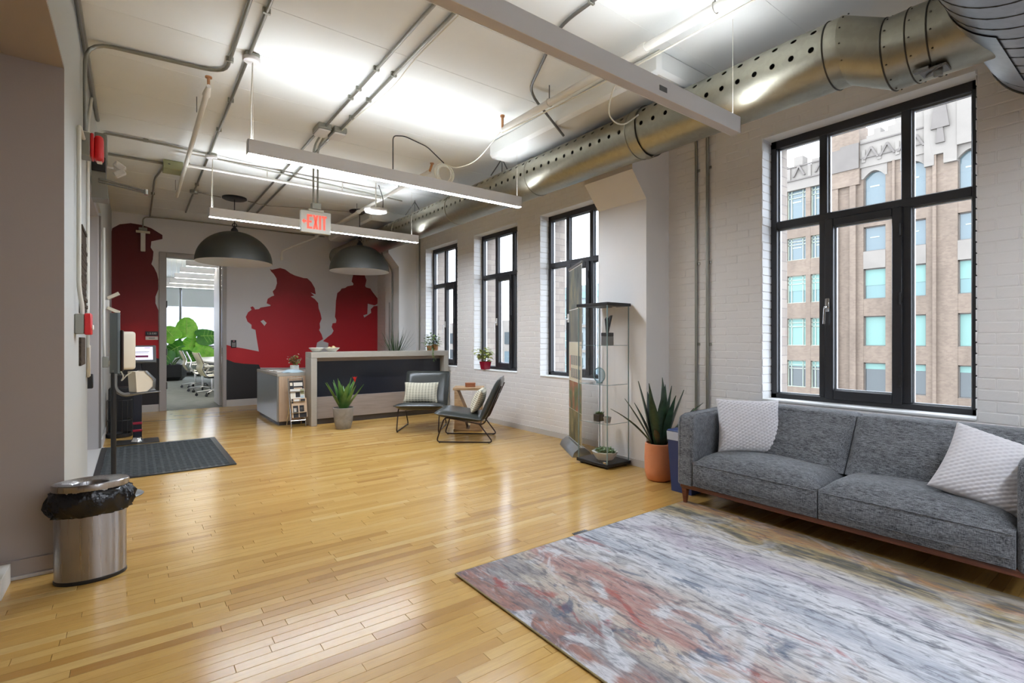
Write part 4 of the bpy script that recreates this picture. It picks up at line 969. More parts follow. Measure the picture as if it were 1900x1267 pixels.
# big spiral duct across the window wall end
sd = thing('spiral_air_duct', 'large spiral-seamed steel duct at the top corner by the big window', 'air duct', (3.2, .38, 2.66))
SY, SZ, SR = .38, 3.04, .375
mb = MB(); n = 64
xs = [.9, 4.27]
mb.add([(x, SY+SR*math.cos(2*PI*k/n), SZ+SR*math.sin(2*PI*k/n)) for x in xs for k in range(n)], [(k, (k+1) % n, n+(k+1) % n, n+k) for k in range(n)]+[tuple(range(n)), tuple(range(2*n-1, n-1, -1))])
spd = mb.build('duct_shell', m_galv2, sd)
mb = MB(); pts = []; turns = 26
for k in range(turns*40+1):
    a = 2*PI*k/40; pts.append((.9+(4.27-.9)*k/(turns*40), SY+(SR+.0005)*math.cos(a), SZ+(SR+.0005)*math.sin(a)))
mb.tube(pts, .0034, 4); mb.build('spiral_seam', m_seam, spd)
mb = MB(); ring(mb, (4.27, SY, SZ), 'x', SR, .008, 64, 6); mb.build('end_rim', m_seam, sd)
# saddle plate where the small duct enters
mb = MB(); nu, nv = 14, 6
mb.grid(nu, nv, lambda u, v: (3.30+.80*v, SY+(SR+.006)*math.cos(math.radians(-62+95*u)), SZ+(SR+.006)*math.sin(math.radians(-62+95*u))))
mb.build('saddle_plate', m_galv2, sd)
for i, x in enumerate((1.4, 3.0)):
    MB().tube([(x, SY, SZ+SR-.01), (x, SY, ZC)], .008, 6).build('hanger', m_greymetal, sd)
# wall conduits
cl = lambda y, zs: [(XW-.02, y, z) for z in zs]
for y, lab, rr in ((2.873, 'vertical steel conduit on the brick wall, cabinet side of the pair', .013), (2.752, 'vertical steel conduit on the brick wall, sofa side of the pair', .015)):
    o = conduit(lab, [(XW-.02, y, .02), (XW-.02, y, ZC-.01)], rr, group='pair of wall conduits')
    for z in (1.22, 2.0, 2.9): MB().box(XW-.012, XW-.003, y-.035, y+.02, z-.012, z+.012, .002).build('strap', m_boxsteel, o)
conduit('vertical steel conduit beside the farthest window', [(XW-.018, 8.83, .05), (XW-.018, 8.83, ZC-.02)], .014)
conduit('vertical steel conduit on the front of the far column, curving at its head', [(4.012, 9.28, .05), (4.012, 9.28, 2.63), (3.80, 9.28, 2.885), (3.80, 9.28, 3.2)], .014, fil=.1)
conduit('thin vertical conduit beside the curved one on the far column', [(4.014, 9.42, .05), (4.014, 9.42, 2.0)], .010)

# ================================================================== FURNITURE
# --- rug
rug = MB().box(1.38, 3.45, -.75, 2.36, .001, .012, .004).build('area_rug', m_rug); tag(rug, 'abstract multicoloured area rug in front of the grey sofa', 'rug')
MB().tube([(1.381, -.75, .008), (1.381, 2.359, .008), (3.45, 2.359, .008)], .0045, 6).build('binding', M('rug_binding', (150, 136, 100), .9), rug)
tg = MB().box(2.28, 2.40, 2.355, 2.40, .001, .004)
for k in range(8): tg.box(2.285+.015*k, 2.29+.015*k, 2.40, 2.412, .001, .003)
tg.build('care_tag', m_navy, rug)

# --- entrance mat
mat = MB().box(-.305, .83, 5.775, 7.545, .001, .010, .003).build('entrance_mat', m_mat); tag(mat, 'charcoal ribbed entrance mat before the alcove door', 'mat')
mb = MB()
for i in range(17):
    for j in range(11):
        x, y = -.24+.062*i, 5.88+.155*j
        for q in range(3): mb.box(x-.02, x+.02, y+.045*q-.07, y+.045*q-.058, .0095, .0125)
rb = mb.build('rib_pattern', m_mat, mat, smooth=False); rb['kind'] = 'stuff'
MB().box(-.305, .83, 5.775, 5.83, .0098, .0112).box(-.305, .83, 7.49, 7.545, .0098, .0112).box(.775, .83, 5.83, 7.49, .0098, .0112).box(-.305, -.25, 5.83, 7.49, .0098, .0112).build('rubber_border', m_blackplastic, mat, smooth=False)

# --- sofa
sofa = thing('sofa', 'grey tweed two-seat sofa with walnut base under the large window', 'sofa', (3.8, 1.37, 0))
SX0, SX1, SYA, SYB = 3.37, 4.24, .355, 2.385
def soft(mb, x0, x1, y0, y1, z0, z1, r=.04, seg=3): return mb.box(x0, x1, y0, y1, z0, z1, r, seg=seg)
for (a, b) in ((SYB-.145, SYB), (SYA, SYA+.145)):
    mb = MB()      # arm: taller at the back, soft edges
    poly = [(SX0+.0, .155), (SX0, .62), (SX0+.02, .675), (SX0+.07, .69), (SX1-.25, .705), (SX1-.02, .72), (SX1, .70), (SX1, .155)]
    bm = bmesh.new(); vs = [[bm.verts.new((p, y, q)) for p, q in poly] for y in (a, b)]; n = len(poly)
    bm.faces.new(vs[0]); bm.faces.new(vs[1][::-1])
    for i in range(n): bm.faces.new((vs[0][i], vs[1][i], vs[1][(i+1) % n], vs[0][(i+1) % n]))
    bmesh.ops.recalc_face_normals(bm, faces=bm.faces)
    bmesh.ops.bevel(bm, geom=[e for e in bm.edges if abs(e.verts[0].co.y-e.verts[1].co.y) < 1e-5], offset=.026, segments=3, affect='EDGES', profile=.5)
    bm.verts.index_update(); mb.add([tuple(v.co) for v in bm.verts], [tuple(v.index for v in f.verts) for f in bm.faces]); bm.free()
    arm = mb.build('arm', m_sofa, sofa, angle=60)
    yy = b-.026 if a > 1 else a+.026
    sm = MB()
    for yq in (a+.027, b-.027): sm.tube([(SX0+.03, yq, .16), (SX0-.001, yq, .25), (SX0-.001, yq, .62), (SX0+.02, yq, .677), (SX0+.07, yq, .692), (SX1-.25, yq, .707), (SX1-.05, yq, .722)], .003, 5)
    sm.build('piping', m_sofa, arm)
MB().box(SX1-.16, SX1, SYA+.14, SYB-.14, .155, .735, .05, seg=3).build('back_frame', m_sofa, sofa, angle=60)
mid = 1.373
def seat_cushion(y0, y1, name):
    mb = MB(); nu, nv = 22, 22; x0, x1 = SX0-.008, SX1-.30
    def top(u, v):
        x = x0+(x1-x0)*u; y = y0+(y1-y0)*v
        e = min(1, min(v, 1-v)*9); f = min(1, u*5.5)
        ce = 1-(1-e)**2; cf = 1-(1-f)**2.2
        z = .345+.055*min(1, cf)*ce+.035*math.sin(PI*min(1, u*1.15))*math.sin(PI*v)
        return (x+.02*(1-cf)*0, y, z)
    mb.grid(nu, nv, top)
    mb.grid(6, nv, lambda u, v: (x0-.018*math.sin(PI*u)*(1-(2*v-1)**8), y0+(y1-y0)*v, .165+.18*u))
    mb.grid(6, nu, lambda u, v: (x0+(x1-x0)*v, y0, .165+(top(v, 0)[2]-.165)*u)); mb.grid(6, nu, lambda u, v: (x0+(x1-x0)*v, y1, .165+(top(v, 1)[2]-.165)*u))
    o = mb.build(name, m_sofa, sofa); weld(o, .001)
    st = MB(); st.tube([(x0-.003, y0+.01, .33), (x0-.012, (y0+y1)/2, .337), (x0-.003, y1-.01, .33)], .0035, 5); st.tube([(x0-.010, y0+.01, .215), (x0-.018, (y0+y1)/2, .215), (x0-.010, y1-.01, .215)], .0025, 5)
    st.build('seam_stitching', m_sofa, o)
seat_cushion(mid+.004, SYB-.147, 'seat_cushion'); seat_cushion(SYA+.147, mid-.004, 'seat_cushion')
def back_cushion(y0, y1):
    mb = MB(); nu, nv = 20, 22
    def face(u, v):
        y = y0+(y1-y0)*v; e = min(1, min(v, 1-v)*10); ce = math.sqrt(1-(1-e)**2)
        zb = .375; zt = .735; z = zb+(zt-zb)*u; x = 3.76+.22*u-.035*math.sin(PI*u)*ce-.02*ce
        return (x, y, z)
    def roll(u, v):
        y = y0+(y1-y0)*v; e = min(1, min(v, 1-v)*10); ce = math.sqrt(1-(1-e)**2); a = PI*u
        return (3.98-.02*ce+.095-.095*math.cos(a), y, .735+.022*math.sin(a)*ce)
    mb.grid(nu, nv, face); mb.grid(8, nv, roll)
    for v in (0, 1): mb.grid(nu, 2, lambda u, w: (face(u, v)[0]+(4.17-face(u, v)[0])*w, y0+(y1-y0)*v, face(u, v)[2]))
    o = mb.build('back_cushion', m_sofa, sofa); weld(o, .001)
    MB().tube([(3.975, y0+.01, .733), (3.957, (y0+y1)/2, .733), (3.975, y1-.01, .733)], .004, 5).build('seam_stitching', m_sofa, o)
back_cushion(mid+.004, SYB-.147); back_cushion(SYA+.147, mid-.004)
MB().box(SX0+.01, SX0+.045, SYA+.02, SYB-.02, .125, .162, .006).box(SX1-.06, SX1-.02, SYA+.02, SYB-.02, .125, .162, .006).box(SX0+.03, SX1-.03, SYB-.06, SYB-.02, .125, .162, .006).box(SX0+.03, SX1-.03, SYA+.02, SYA+.06, .125, .162, .006).build('base_rail', m_walnut, sofa)
for x, y in ((SX0+.02, SYB-.07), (SX0+.02, SYA+.03), (SX1-.08, SYB-.07), (SX1-.08, SYA+.03), (SX0+.45, mid)):
    mb = MB(); w0, w1 = .042, .028
    z_lo = .012 if (x < 3.45 and y < 2.36) else .0
    mb.add([(x, y, .13), (x+w0, y, .13), (x+w0, y+w0, .13), (x, y+w0, .13), (x+.006, y+.006, z_lo), (x+w1, y+.006, z_lo), (x+w1, y+w1, z_lo), (x+.006, y+w1, z_lo)], [(0, 1, 2, 3), (4, 7, 6, 5), (0, 4, 5, 1), (1, 5, 6, 2), (2, 6, 7, 3), (3, 7, 4, 0)])
    mb.build('leg', m_walnut, sofa)
def knit(x, z):
    a = (x*.80+z*.60); b = (-x*.60+z*.80)
    r = math.floor(b/.021)
    return .0095*abs(math.sin(PI*b/.021))*(.35+.65*abs(math.sin(PI*(a/.026+.5*(r % 2)))))
def knit_pillow(label, w, h, d, loc, rot):
    mtx = Matrix.Translation(Vector(loc)) @ rot
    o = cushion('knit_pillow', w, h, d, m_knit, None, 84, .42, knit, mtx); tag(o, label, 'cushion', 'white knit pillows on the sofa'); return o
RZ = lambda d: Matrix.Rotation(math.radians(d), 4, 'Z'); RX = lambda d: Matrix.Rotation(math.radians(d), 4, 'X'); RY = lambda d: Matrix.Rotation(math.radians(d), 4, 'Y')
knit_pillow('white knit pillow leaning in the corner by the bin side arm', .45, .42, .19, (3.77, 2.03, .60), RZ(-52) @ RX(-18))
knit_pillow('larger white knit pillow slumped at the far end of the sofa', .51, .41, .21, (3.655, .595, .55), RZ(-74) @ RX(-28) @ RY(20))

# --- lounge chairs
def lounge_chair(label):
    t = thing('lounge_chair', label, 'chair', group='dark leather lounge chairs')
    W = .64
    # seat: tufted pad between two leather sheets
    def pad(name, p0, p1, th, nrm):
        mb = MB(); n = 20; p0, p1, nrm = Vector(p0), Vector(p1), Vector(nrm).normalized()
        for sg in (-1, 1):
            def fn(u, v):
                a, b = 2*u-1, 2*v-1; e = max(0, (1-a**6)*(1-b**6))**.55
                p = p0+(p1-p0)*u
                return tuple(p+nrm*(sg*th/2*e)+Vector((b*W/2*(1-.012*(1-a*a)), 0, 0)))
            mb.grid(n, n, fn)
        o = mb.build(name, m_leather, t, angle=70); weld(o, .0008)
        pp = MB(); c = [p0+Vector((-W/2, 0, 0)), p0+Vector((W/2, 0, 0)), p1+Vector((W/2, 0, 0)), p1+Vector((-W/2, 0, 0))]
        pp.tube(fillet([c[0], c[1], c[2], c[3], c[0]], .03), .007, 6); pp.build('piping', m_leather, o)
        return o
    pad('seat', (0, -.36, .365), (0, .23, .285), .10, (0, .13, 1))
    pad('backrest', (0, .21, .275), (0, .45, .785), .095, (0, -.90, .43))
    for s_ in (-1, 1):
        x = s_*(W/2-.035)
        MB().tube(fillet([(x, .46, .70), (x, .245, .225), (x, -.24, .315), (x, -.34, .012), (x, .36, .012), (x, .19, .235)], .055), .0085, 8).build('sled_leg', m_bronze, t)
    MB().tube([(-W/2+.035, -.20, .308), (W/2-.035, -.20, .308)], .007, 8).tube([(-W/2+.035, .20, .240), (W/2-.035, .20, .240)], .007, 8).tube([(-W/2+.035, .395, .55), (W/2-.035, .395, .55)], .006, 8).build('cross_bar', m_bronze, t)
    for s_ in (-1, 1):
        for y in (-.30, .31): MB().lathe([(.010, 0), (.012, .006), (.010, .014)], (s_*(W/2-.035), y, 0), 10).build('glide', m_blackplastic, t)
    return t
chA = lounge_chair('dark leather lounge chair standing against the reception counter')
chB = lounge_chair('dark leather lounge chair seen from the side, back to the brick wall')
place(chA, (3.29, 6.55, 0), math.radians(-38)); place(chB, (3.416, 5.545, 0), math.radians(-129.7))
def patt(label, ch, rz, tilt, dx=0):
    o = cushion('lumbar_cushion', .50, .31, .15, m_cush, None, 22, .42)
    o.location = (0, 0, 0)
    base = Matrix.Translation(ch.location) @ Matrix.Rotation(rz, 4, 'Z')
    # cushion mesh is centred: raise by half its height, lean on the backrest
    m = base @ Matrix.Translation((dx, .085, .358)) @ Matrix.Rotation(math.radians(tilt), 4, 'X')
    o.matrix_world = m; o.location = m.to_translation(); o.rotation_euler = m.to_euler()
    tag(o, label, 'cushion', 'patterned lumbar cushions'); return o
patt('cream patterned cushion on the chair against the reception counter', chA, math.radians(-38), -22, -.05)
patt('cream patterned cushion on the chair with its back to the brick wall', chB, math.radians(-129.7), -24)

# --- wooden side table with V opening
st = thing('side_table', 'weathered oak side table with V-shaped opening between the lounge chairs', 'side table')
W = .17
MB().box(-.21, .21, -W, W, .565, .60, .004).build('top', m_oak, st)
MB().prism([(-.19, 0), (-.02, .0), (-.02, .04), (-.165, .565), (-.19, .565)], 'y', -W+.01, W-.01).build('side_wedge', m_oak, st)
MB().prism([(.19, .0), (.02, .0), (.02, .04), (.165, .565), (.19, .565)], 'y', -W+.01, W-.01).build('side_wedge', m_oak, st)
MB().prism([(-.185, .56), (-.15, .56), (.0, .20), (.15, .56), (.185, .56), (.018, .14), (-.018, .14)], 'y', -W, W).build('v_brace', m_oak, st)
MB().box(-.20, .20, -W, W, 0, .03, .003).build('base', m_oak, st)
place(st, (3.80, 6.12, 0), math.radians(-36))
wb = MB().box(-.07, .07, -.05, .05, 0, .055, .006).build('wooden_box', m_redwood); tag(wb, 'small reddish wooden box on the oak side table', 'box')
MB().box(-.072, .072, -.052, .052, .04, .058, .004).build('lid', m_redwood, wb)
place(wb, (3.81, 6.10, .60), math.radians(-30))

# --- reception desk
DA, DB, DY = 2.062, 4.345, 7.66
rd = thing('reception_counter', 'tall greige waterfall reception counter with near-black front panel', 'reception desk', (3.2, DY+.15, 0))
FR = .085; DD = .31; TOP = 1.083
MB().box(DA, DB, DY, DY+DD, TOP-FR, TOP, .004).build('counter_top', m_laminate, rd)
MB().box(DA, DA+FR, DY, DY+DD, 0, TOP-FR, .004).build('end_panel', m_laminate, rd); MB().box(DB-FR, DB, DY, DY+DD, 0, TOP-FR, .004).build('end_panel', m_laminate, rd)
MB().box(DA+FR, DB-FR, DY+.15, DY+.17, .41, TOP-FR-.055).build('front_panel', m_navy, rd)
MB().box(DA+FR, DB-FR, DY+.15, DY+.18, TOP-FR-.055, TOP-FR).build('upper_fascia', m_taupepanel, rd)
MB().box(DA+FR, DB-FR, DY+.12, DY+.17, .085, .41, .003).build('lower_panel', m_taupepanel, rd)
MB().box(DA+FR, DB-FR, DY+.16, DY+.19, 0, .085).build('plinth', m_kick, rd)
ld = thing('low_desk', 'lower desk section with steel side and tan veneer front beside the tall counter', 'desk', (2.0, 8.7, 0))
MB().box(1.675, 4.33, 8.0, 8.62, .725, .77, .004).box(1.675, 2.36, 8.62, 9.53, .725, .77, .004).build('worktop', m_laminate, ld)
MB().box(1.675, 1.70, 8.02, 9.51, .06, .725, .003).build('side_panel', m_steelside, ld)
MB().box(1.70, 2.08, 8.0, 8.025, .06, .725, .003).build('front_panel', m_tan, ld)
MB().box(1.71, 2.10, 8.04, 9.48, 0, .06).build('plinth', m_kick, ld)
MB().box(2.30, 2.33, 8.62, 9.5, .05, .725).build('inner_panel', m_laminate, ld)
for x in (3.2, 4.2): MB().box(x, x+.03, 8.05, 8.60, 0, .725).build('support_panel', m_laminate, ld)

# --- glass display cabinet
gc = thing('glass_display_cabinet', 'tall glass display cabinet with black base and top before the half column', 'cabinet', (3.845, 3.59, 0))
gx0, gx1, gy0, gy1 = 3.665, 4.012, 3.375, 3.805
MB().box(gx0, gx1, gy0, gy1, .018, .05, .004).build('base', m_blackmetal, gc); MB().box(gx0, gx1, gy0, gy1, 1.60, 1.63, .004).build('top', m_blackmetal, gc)
for x in (gx0+.04, gx1-.04):
    for y in (gy0+.04, gy1-.04): MB().lathe([(.016, 0), (.018, .006), (.014, .019)], (x, y, 0), 12).build('foot', m_blackplastic, gc)
i_ = .018; q = .004
sides = [('x', gx0+i_), ('x', gx1-i_), ('y', gy0+i_), ('y', gy1-i_)]
for ax, c in sides:
    if ax == 'x': o = MB().box(c-q/2, c+q/2, gy0+i_+.004, gy1-i_-.004, .05, 1.60).build('glass_side', m_cglass, gc, smooth=False)
    else: o = MB().box(gx0+i_+.004, gx1-i_-.004, c-q/2, c+q/2, .05, 1.60).build('glass_side', m_cglass, gc, smooth=False)
for x in (gx0+i_, gx1-i_):
    for y in (gy0+i_, gy1-i_): MB().box(x-.004, x+.004, y-.004, y+.004, .05, 1.60).build('edge_strip', m_edgeglass, gc, smooth=False)
SHELF = [.43, .815, 1.205]
for z in SHELF:
    o = MB().box(gx0+.026, gx1-.026, gy0+.026, gy1-.026, z, z+.005).build('shelf', m_cglass, gc, smooth=False)
    MB().box(gx0+.024, gx0+.027, gy0+.026, gy1-.026, z, z+.005).box(gx0+.026, gx1-.026, gy0+.024, gy0+.027, z, z+.005).build('shelf_edge', m_edgeglass, o, smooth=False)
MB().box(gx0-.003, gx0+.006, gy0+.02, gy0+.055, .055, .075, .002).build('hinge', m_chrome, gc)
MB().lathe([(0, 0), (.02, 0), (.02, -.006), (0, -.006)], (3.9, 3.5, 1.598), 12).build('spot_lamp', m_offwhite, gc)
# contents
tr = thing('trophy', 'black wedge trophy on a grey block on the top glass shelf', 'trophy', (3.80, 3.50, 1.21))
MB().box(3.755, 3.845, 3.455, 3.545, 1.21, 1.30, .003).build('plinth', m_greymetal, tr); MB().box(3.755, 3.845, 3.455, 3.545, 1.30, 1.335, .003).build('block', m_blackplastic, tr)
MB().add([(3.79, 3.49, 1.335), (3.81, 3.49, 1.335), (3.81, 3.51, 1.335), (3.79, 3.51, 1.335), (3.755, 3.47, 1.47), (3.785, 3.47, 1.48), (3.785, 3.5, 1.49), (3.76, 3.5, 1.47), (3.81, 3.46, 1.50), (3.845, 3.47, 1.51), (3.845, 3.50, 1.51), (3.815, 3.50, 1.49)],
         [(0, 1, 2, 3), (0, 1, 5, 4), (1, 2, 6, 5), (2, 3, 7, 6), (3, 0, 4, 7), (4, 5, 6, 7), (0, 1, 9, 8), (1, 2, 10, 9), (2, 3, 11, 10), (3, 0, 8, 11), (8, 9, 10, 11)]).build('wedge', m_blackplastic, tr)
aw = thing('glass_award_disc', 'round clear glass award standing on the second glass shelf', 'award', (3.79, 3.60, .82))
mb = MB(); mb.tube([(3.78, 3.60, .905), (3.80, 3.60, .905)], .075, 32); mb.build('disc', glass_mat('award_glass', (226, 236, 240), .02, 1, 1.6), aw); ring(MB(), (3.79, 3.60, .905), 'x', .075, .006, 32).build('rim', m_edgeglass, aw)
MB().box(3.765, 3.815, 3.575, 3.625, .82, .834, .003).build('foot', m_edgeglass, aw)
def succulents(parent, c, r, z, n, s_, mat=None):
    for k in range(n):
        a = R.random()*2*PI; q = r*math.sqrt(R.random()); x, y = c[0]+q*math.cos(a), c[1]+q*math.sin(a); mb = MB()
        for j in range(9):
            b = j*2.4; e = .35+.9*(j/9); mb.blade((x, y, z), (math.cos(b), math.sin(b), e), s_*R.uniform(.8, 1.2), s_*.5, .2, 4, .15)
        mb.build('rosette', mat or m_succ, parent, angle=70)
bw = thing('succulent_bowl', 'white faceted bowl of succulents on the cabinet base', 'plant', (3.83, 3.56, .05))
MB().lathe([(.05, 0), (.085, .005), (.135, .085), (.128, .088), (.10, .07), (0, .068)], (3.83, 3.56, .05), 8).build('bowl', m_ceramic, bw, angle=10)
succulents(bw, (3.83, 3.56), .09, .115, 12, .07)
p1 = thing('small_succulent_pot', 'small black pot of succulents on the lowest glass shelf', 'plant', (3.80, 3.62, .435))
MB().box(3.765, 3.845, 3.58, 3.66, .435, .505, .004).build('pot', m_blackmetal, p1); succulents(p1, (3.805, 3.62), .03, .50, 6, .045)
p2 = thing('small_concrete_pot', 'tiny concrete pot beside the black succulent pot', 'plant', (3.80, 3.50, .435))
MB().lathe([(.03, 0), (.04, .055), (.034, .056), (.03, .04), (0, .04)], (3.80, 3.50, .435), 14).build('pot', m_concrete, p2); succulents(p2, (3.80, 3.50), .012, .475, 3, .03)

# --- pull-up banner
bn = thing('pull_up_banner', 'tall pull-up banner with printed pictures standing behind the glass cabinet', 'banner', (4.03, 4.17, 0))
A = Vector((4.20, 4.48)); B = Vector((3.87, 3.93)); dv = (B-A).normalized(); nv_ = Vector((dv.y, -dv.x))          # nv_: front normal
if nv_.x > 0: nv_ = -nv_
Lb = (B-A).length; ang = math.atan2(dv.y, dv.x)
T = Matrix.Translation((A.x, A.y, 0)) @ Matrix.Rotation(ang, 4, 'Z')
def bpart(name, mat, x0, x1, y0, y1, z0, z1, par=None, bev=0):
    return MB().box(x0, x1, y0, y1, z0, z1, bev, T).build(name, mat, par or bn, smooth=bool(bev))
fs = -1 if (T @ Vector((0, -1, 0, ))-T @ Vector((0, 0, 0))).dot(Vector((nv_.x, nv_.y, 0))) > 0 else 1
sh = bpart('sheet', m_whiteplastic, 0, Lb, -.0015, .0015, .10, 2.10)
prints = [(1.62, 2.08, m_banner.setdefault(1, mottled('banner_dusk_print', [(40, 44, 46), (96, 100, 96), (150, 140, 104)], 5, .5, (1, 1, .5)))),
          (1.24, 1.61, mottled('banner_grey_print', [(60, 64, 66), (112, 112, 104), (140, 130, 100)], 4, .5, (3, 3, .5))),
          (.79, 1.235, M('banner_cream', (206, 198, 174), .6)),
          (.46, .785, mottled('banner_forest_print', [(50, 46, 34), (96, 110, 70), (150, 84, 60), (180, 170, 120)], 7, .5, (1, 1, .6))),
          (.11, .455, mottled('banner_undergrowth_print', [(46, 40, 30), (110, 104, 66), (160, 140, 100)], 8, .5, (1, 1, .5)))]
for z0, z1, m_ in prints: bpart('printed_panel', m_, .006, Lb-.006, fs*.0016, fs*.004, z0, z1, sh)
for k in range(2):
    for j in range(6):
        x = .12+.085*j; z = 1.03-.15*k
        bpart('letter_stroke', m_greymetal, x, x+.045, fs*.004, fs*.0055, z-.055, z+.055, sh)
bpart('red_mark', m_red, .06, .085, fs*.004, fs*.0055, .90, 1.08, sh)
for j in range(1): bpart('caption_line', m_greymetal, .2, .55, fs*.004, fs*.005, .835, .842, sh)
bpart('top_rail', m_greymetal, -.01, Lb+.01, -.012, .012, 2.09, 2.12, None, .004)
mb = MB(); poly = [(-.11, .0), (.11, 0), (.09, .05), (.03, .10), (-.03, .10), (-.09, .05)]
mb.prism(poly, 'x', -.03, Lb+.02); mb.v = [tuple(T @ Vector(p)) for p in mb.v]; mb.build('base_cassette', m_steelside, bn)
mb = MB().tube([T @ Vector((Lb/2, -fs*.03, .1)), T @ Vector((Lb/2, -fs*.02, 2.09))], .009, 8); mb.build('support_pole', m_chrome, bn)

# ================================================================== BINS, PLANTS, SMALL THINGS
# --- oval stainless bin with bag
bx, by = -.185, 3.51
sb = thing('steel_litter_bin', 'oval brushed stainless litter bin with black liner beside the taupe wall', 'bin', (bx, by, 0))
SXb, SYb = 1.0, .66
def oval(prof, name, mat, par=sb, n=48, wob=None, ang=40): return MB().lathe(prof, (bx, by, 0), n, SXb, SYb, wob).build(name, mat, par, angle=ang)
oval([(.150, 0), (.153, .004), (.153, .018), (.150, .02)], 'foot_ring', m_blackplastic)
oval([(.150, .018), (.152, .47), (.149, .485), (.145, .485), (.145, .03)], 'body', m_stain)
oval([(.160, .478), (.163, .485), (.163, .508), (.158, .512), (.085, .501), (.079, .496), (.079, .47)], 'lid', m_stain)
oval([(.0, .45), (.081, .45), (.081, .462), (0, .462)], 'opening_shade_disc', m_blackplastic)  # black disc stands in for the shaded inside of the bin
def crump(i, a): return 1+.04*math.sin(7*a+i*1.3)+.035*math.sin(17*a-i*2.1)+.03*math.sin(29*a+i*1.7)
oval([(.150, .478), (.170, .462), (.182, .435), (.186, .40), (.178, .37), (.168, .35), (.153, .345)], 'liner', m_bag, n=96, wob=crump, ang=60)
# --- white box with printing on the floor at the hall wall
wbx = MB().box(-.72, -.515, 3.44, 3.665, 0, .10, .002).build('white_carton', m_offwhite); tag(wbx, 'white printed carton on the floor by the taupe wall', 'box')
MB().box(-.66, -.56, 3.4385, 3.441, .03, .036).box(-.66, -.55, 3.4385, 3.441, .06, .068).build('print_line', m_purple, wbx, smooth=False); MB().box(-.70, -.54, 3.54, 3.545, .0995, .101).build('lid_slit', m_ink, wbx, smooth=False)

# --- blue bin beside sofa
bb = thing('blue_waste_bin', 'blue plastic waste bin with clear liner between sofa and snake plant', 'bin', (3.73, 2.515, 0))
def taper(mb, x, y, w0, d0, w1, d1, z0, z1, hollow=True):
    q = [(-1, -1), (1, -1), (1, 1), (-1, 1)]
    vs = [(x+a*w0/2, y+b*d0/2, z0) for a, b in q]+[(x+a*w1/2, y+b*d1/2, z1) for a, b in q]+[(x+a*(w1/2-.006), y+b*(d1/2-.006), z1) for a, b in q]+[(x+a*(w0/2-.006), y+b*(d0/2-.006), z0+.008) for a, b in q]
    fs = [(0, 3, 2, 1)]+[(i, (i+1) % 4, 4+(i+1) % 4, 4+i) for i in range(4)]+[(4+i, 4+(i+1) % 4, 8+(i+1) % 4, 8+i) for i in range(4)]+[(8+i, 8+(i+1) % 4, 12+(i+1) % 4, 12+i) for i in range(4)]+[(12, 13, 14, 15)]
    return mb.add(vs, fs)
taper(MB(), 3.73, 2.515, .23, .19, .29, .235, 0, .51).build('body', m_blue, bb)
o = taper(MB(), 3.73, 2.515, .289, .234, .298, .238, .43, .50); o.build('liner', m_clearbag, bb)
MB().box(3.582, 3.878, 2.395, 2.635, .495, .515, .008).build('rim', m_blue, bb)

# --- snake plant in terracotta pot
sn = thing('snake_plant', 'dark snake plant in a ribbed terracotta-orange pot by the half column', 'plant', (3.80, 2.875, 0))
prof = [(.085, 0), (.105, .01), (.125, .08), (.128, .20), (.122, .33), (.112, .335), (.112, .30), (0, .295)]
MB().lathe(prof, (3.80, 2.875, 0), 48, wob=lambda i, a: 1+.010*abs(math.sin(12*a+i*.9))).build('pot', m_orange, sn, angle=60)
MB().lathe([(0, 0), (.11, 0), (.11, .006), (0, .006)], (3.80, 2.875, .298), 20).build('soil', m_soil, sn)
specs = [(0, 0, .62, .085, 0), (.3, .2, .56, .08, .05), (2.1, .22, .60, .08, .05), (3.4, .25, .52, .075, .1), (4.6, .28, .50, .08, .1), (5.5, .3, .54, .07, .1), (2.7, .75, .55, .05, .55), (5.9, .75, .56, .05, .45), (3.7, .85, .42, .04, .7), (1.2, .3, .5, .08, .1), (4.1, .15, .45, .09, .0), (2.4, .5, .5, .06, .25), (5.2, .55, .44, .06, .3), (0.6, .5, .44, .06, .2), (3.0, .12, .58, .075, .02), (1.7, .1, .5, .08, 0), (4.9, .12, .56, .07, .03), (2.0, .4, .42, .06, .2)]
for (az, lean, L, w, be) in specs:
    d = (math.cos(az)*lean, math.sin(az)*lean, 1); w *= 1.25
    MB().blade((3.80+.05*math.cos(az), 2.875+.05*math.sin(az), .30), d, L, w, be, 8, .12, wide=.45).build('leaf', m_snake, sn, angle=70)

# --- agave in concrete pot
ag = thing('agave_plant', 'spiky green agave with a red bloom in a grey concrete pot before the counter', 'plant', (2.394, 7.24, 0))
MB().lathe([(.095, 0), (.10, .005), (.125, .10), (.142, .26), (.145, .30), (.133, .302), (.128, .27), (0, .265)], (2.394, 7.24, 0), 32).build('pot', m_concrete, ag)
MB().lathe([(0, 0), (.126, 0), (.126, .006), (0, .006)], (2.394, 7.24, .268), 20).build('soil', m_soil, ag)
for k in range(17):
    az = k*2.399; lean = .15+.62*((k % 6)/6); L = .46-.10*((k % 4)/4)
    MB().blade((2.394+.04*math.cos(az), 7.24+.04*math.sin(az), .27), (math.cos(az)*lean, math.sin(az)*lean, 1), L, .085, .03, 7, .22, wide=.3).build('leaf', m_agave, ag, angle=70)
mb = MB()
for k in range(5): mb.blade((2.53, 7.16, .66), (math.cos(k*1.25)*.4, math.sin(k*1.25)*.4, 1), .085, .028, .0, 4, .2)
mb.build('bloom', m_red, ag)
MB().tube([(2.42, 7.22, .30), (2.53, 7.16, .67)], .006, 6).build('stalk', m_leaf2, ag)

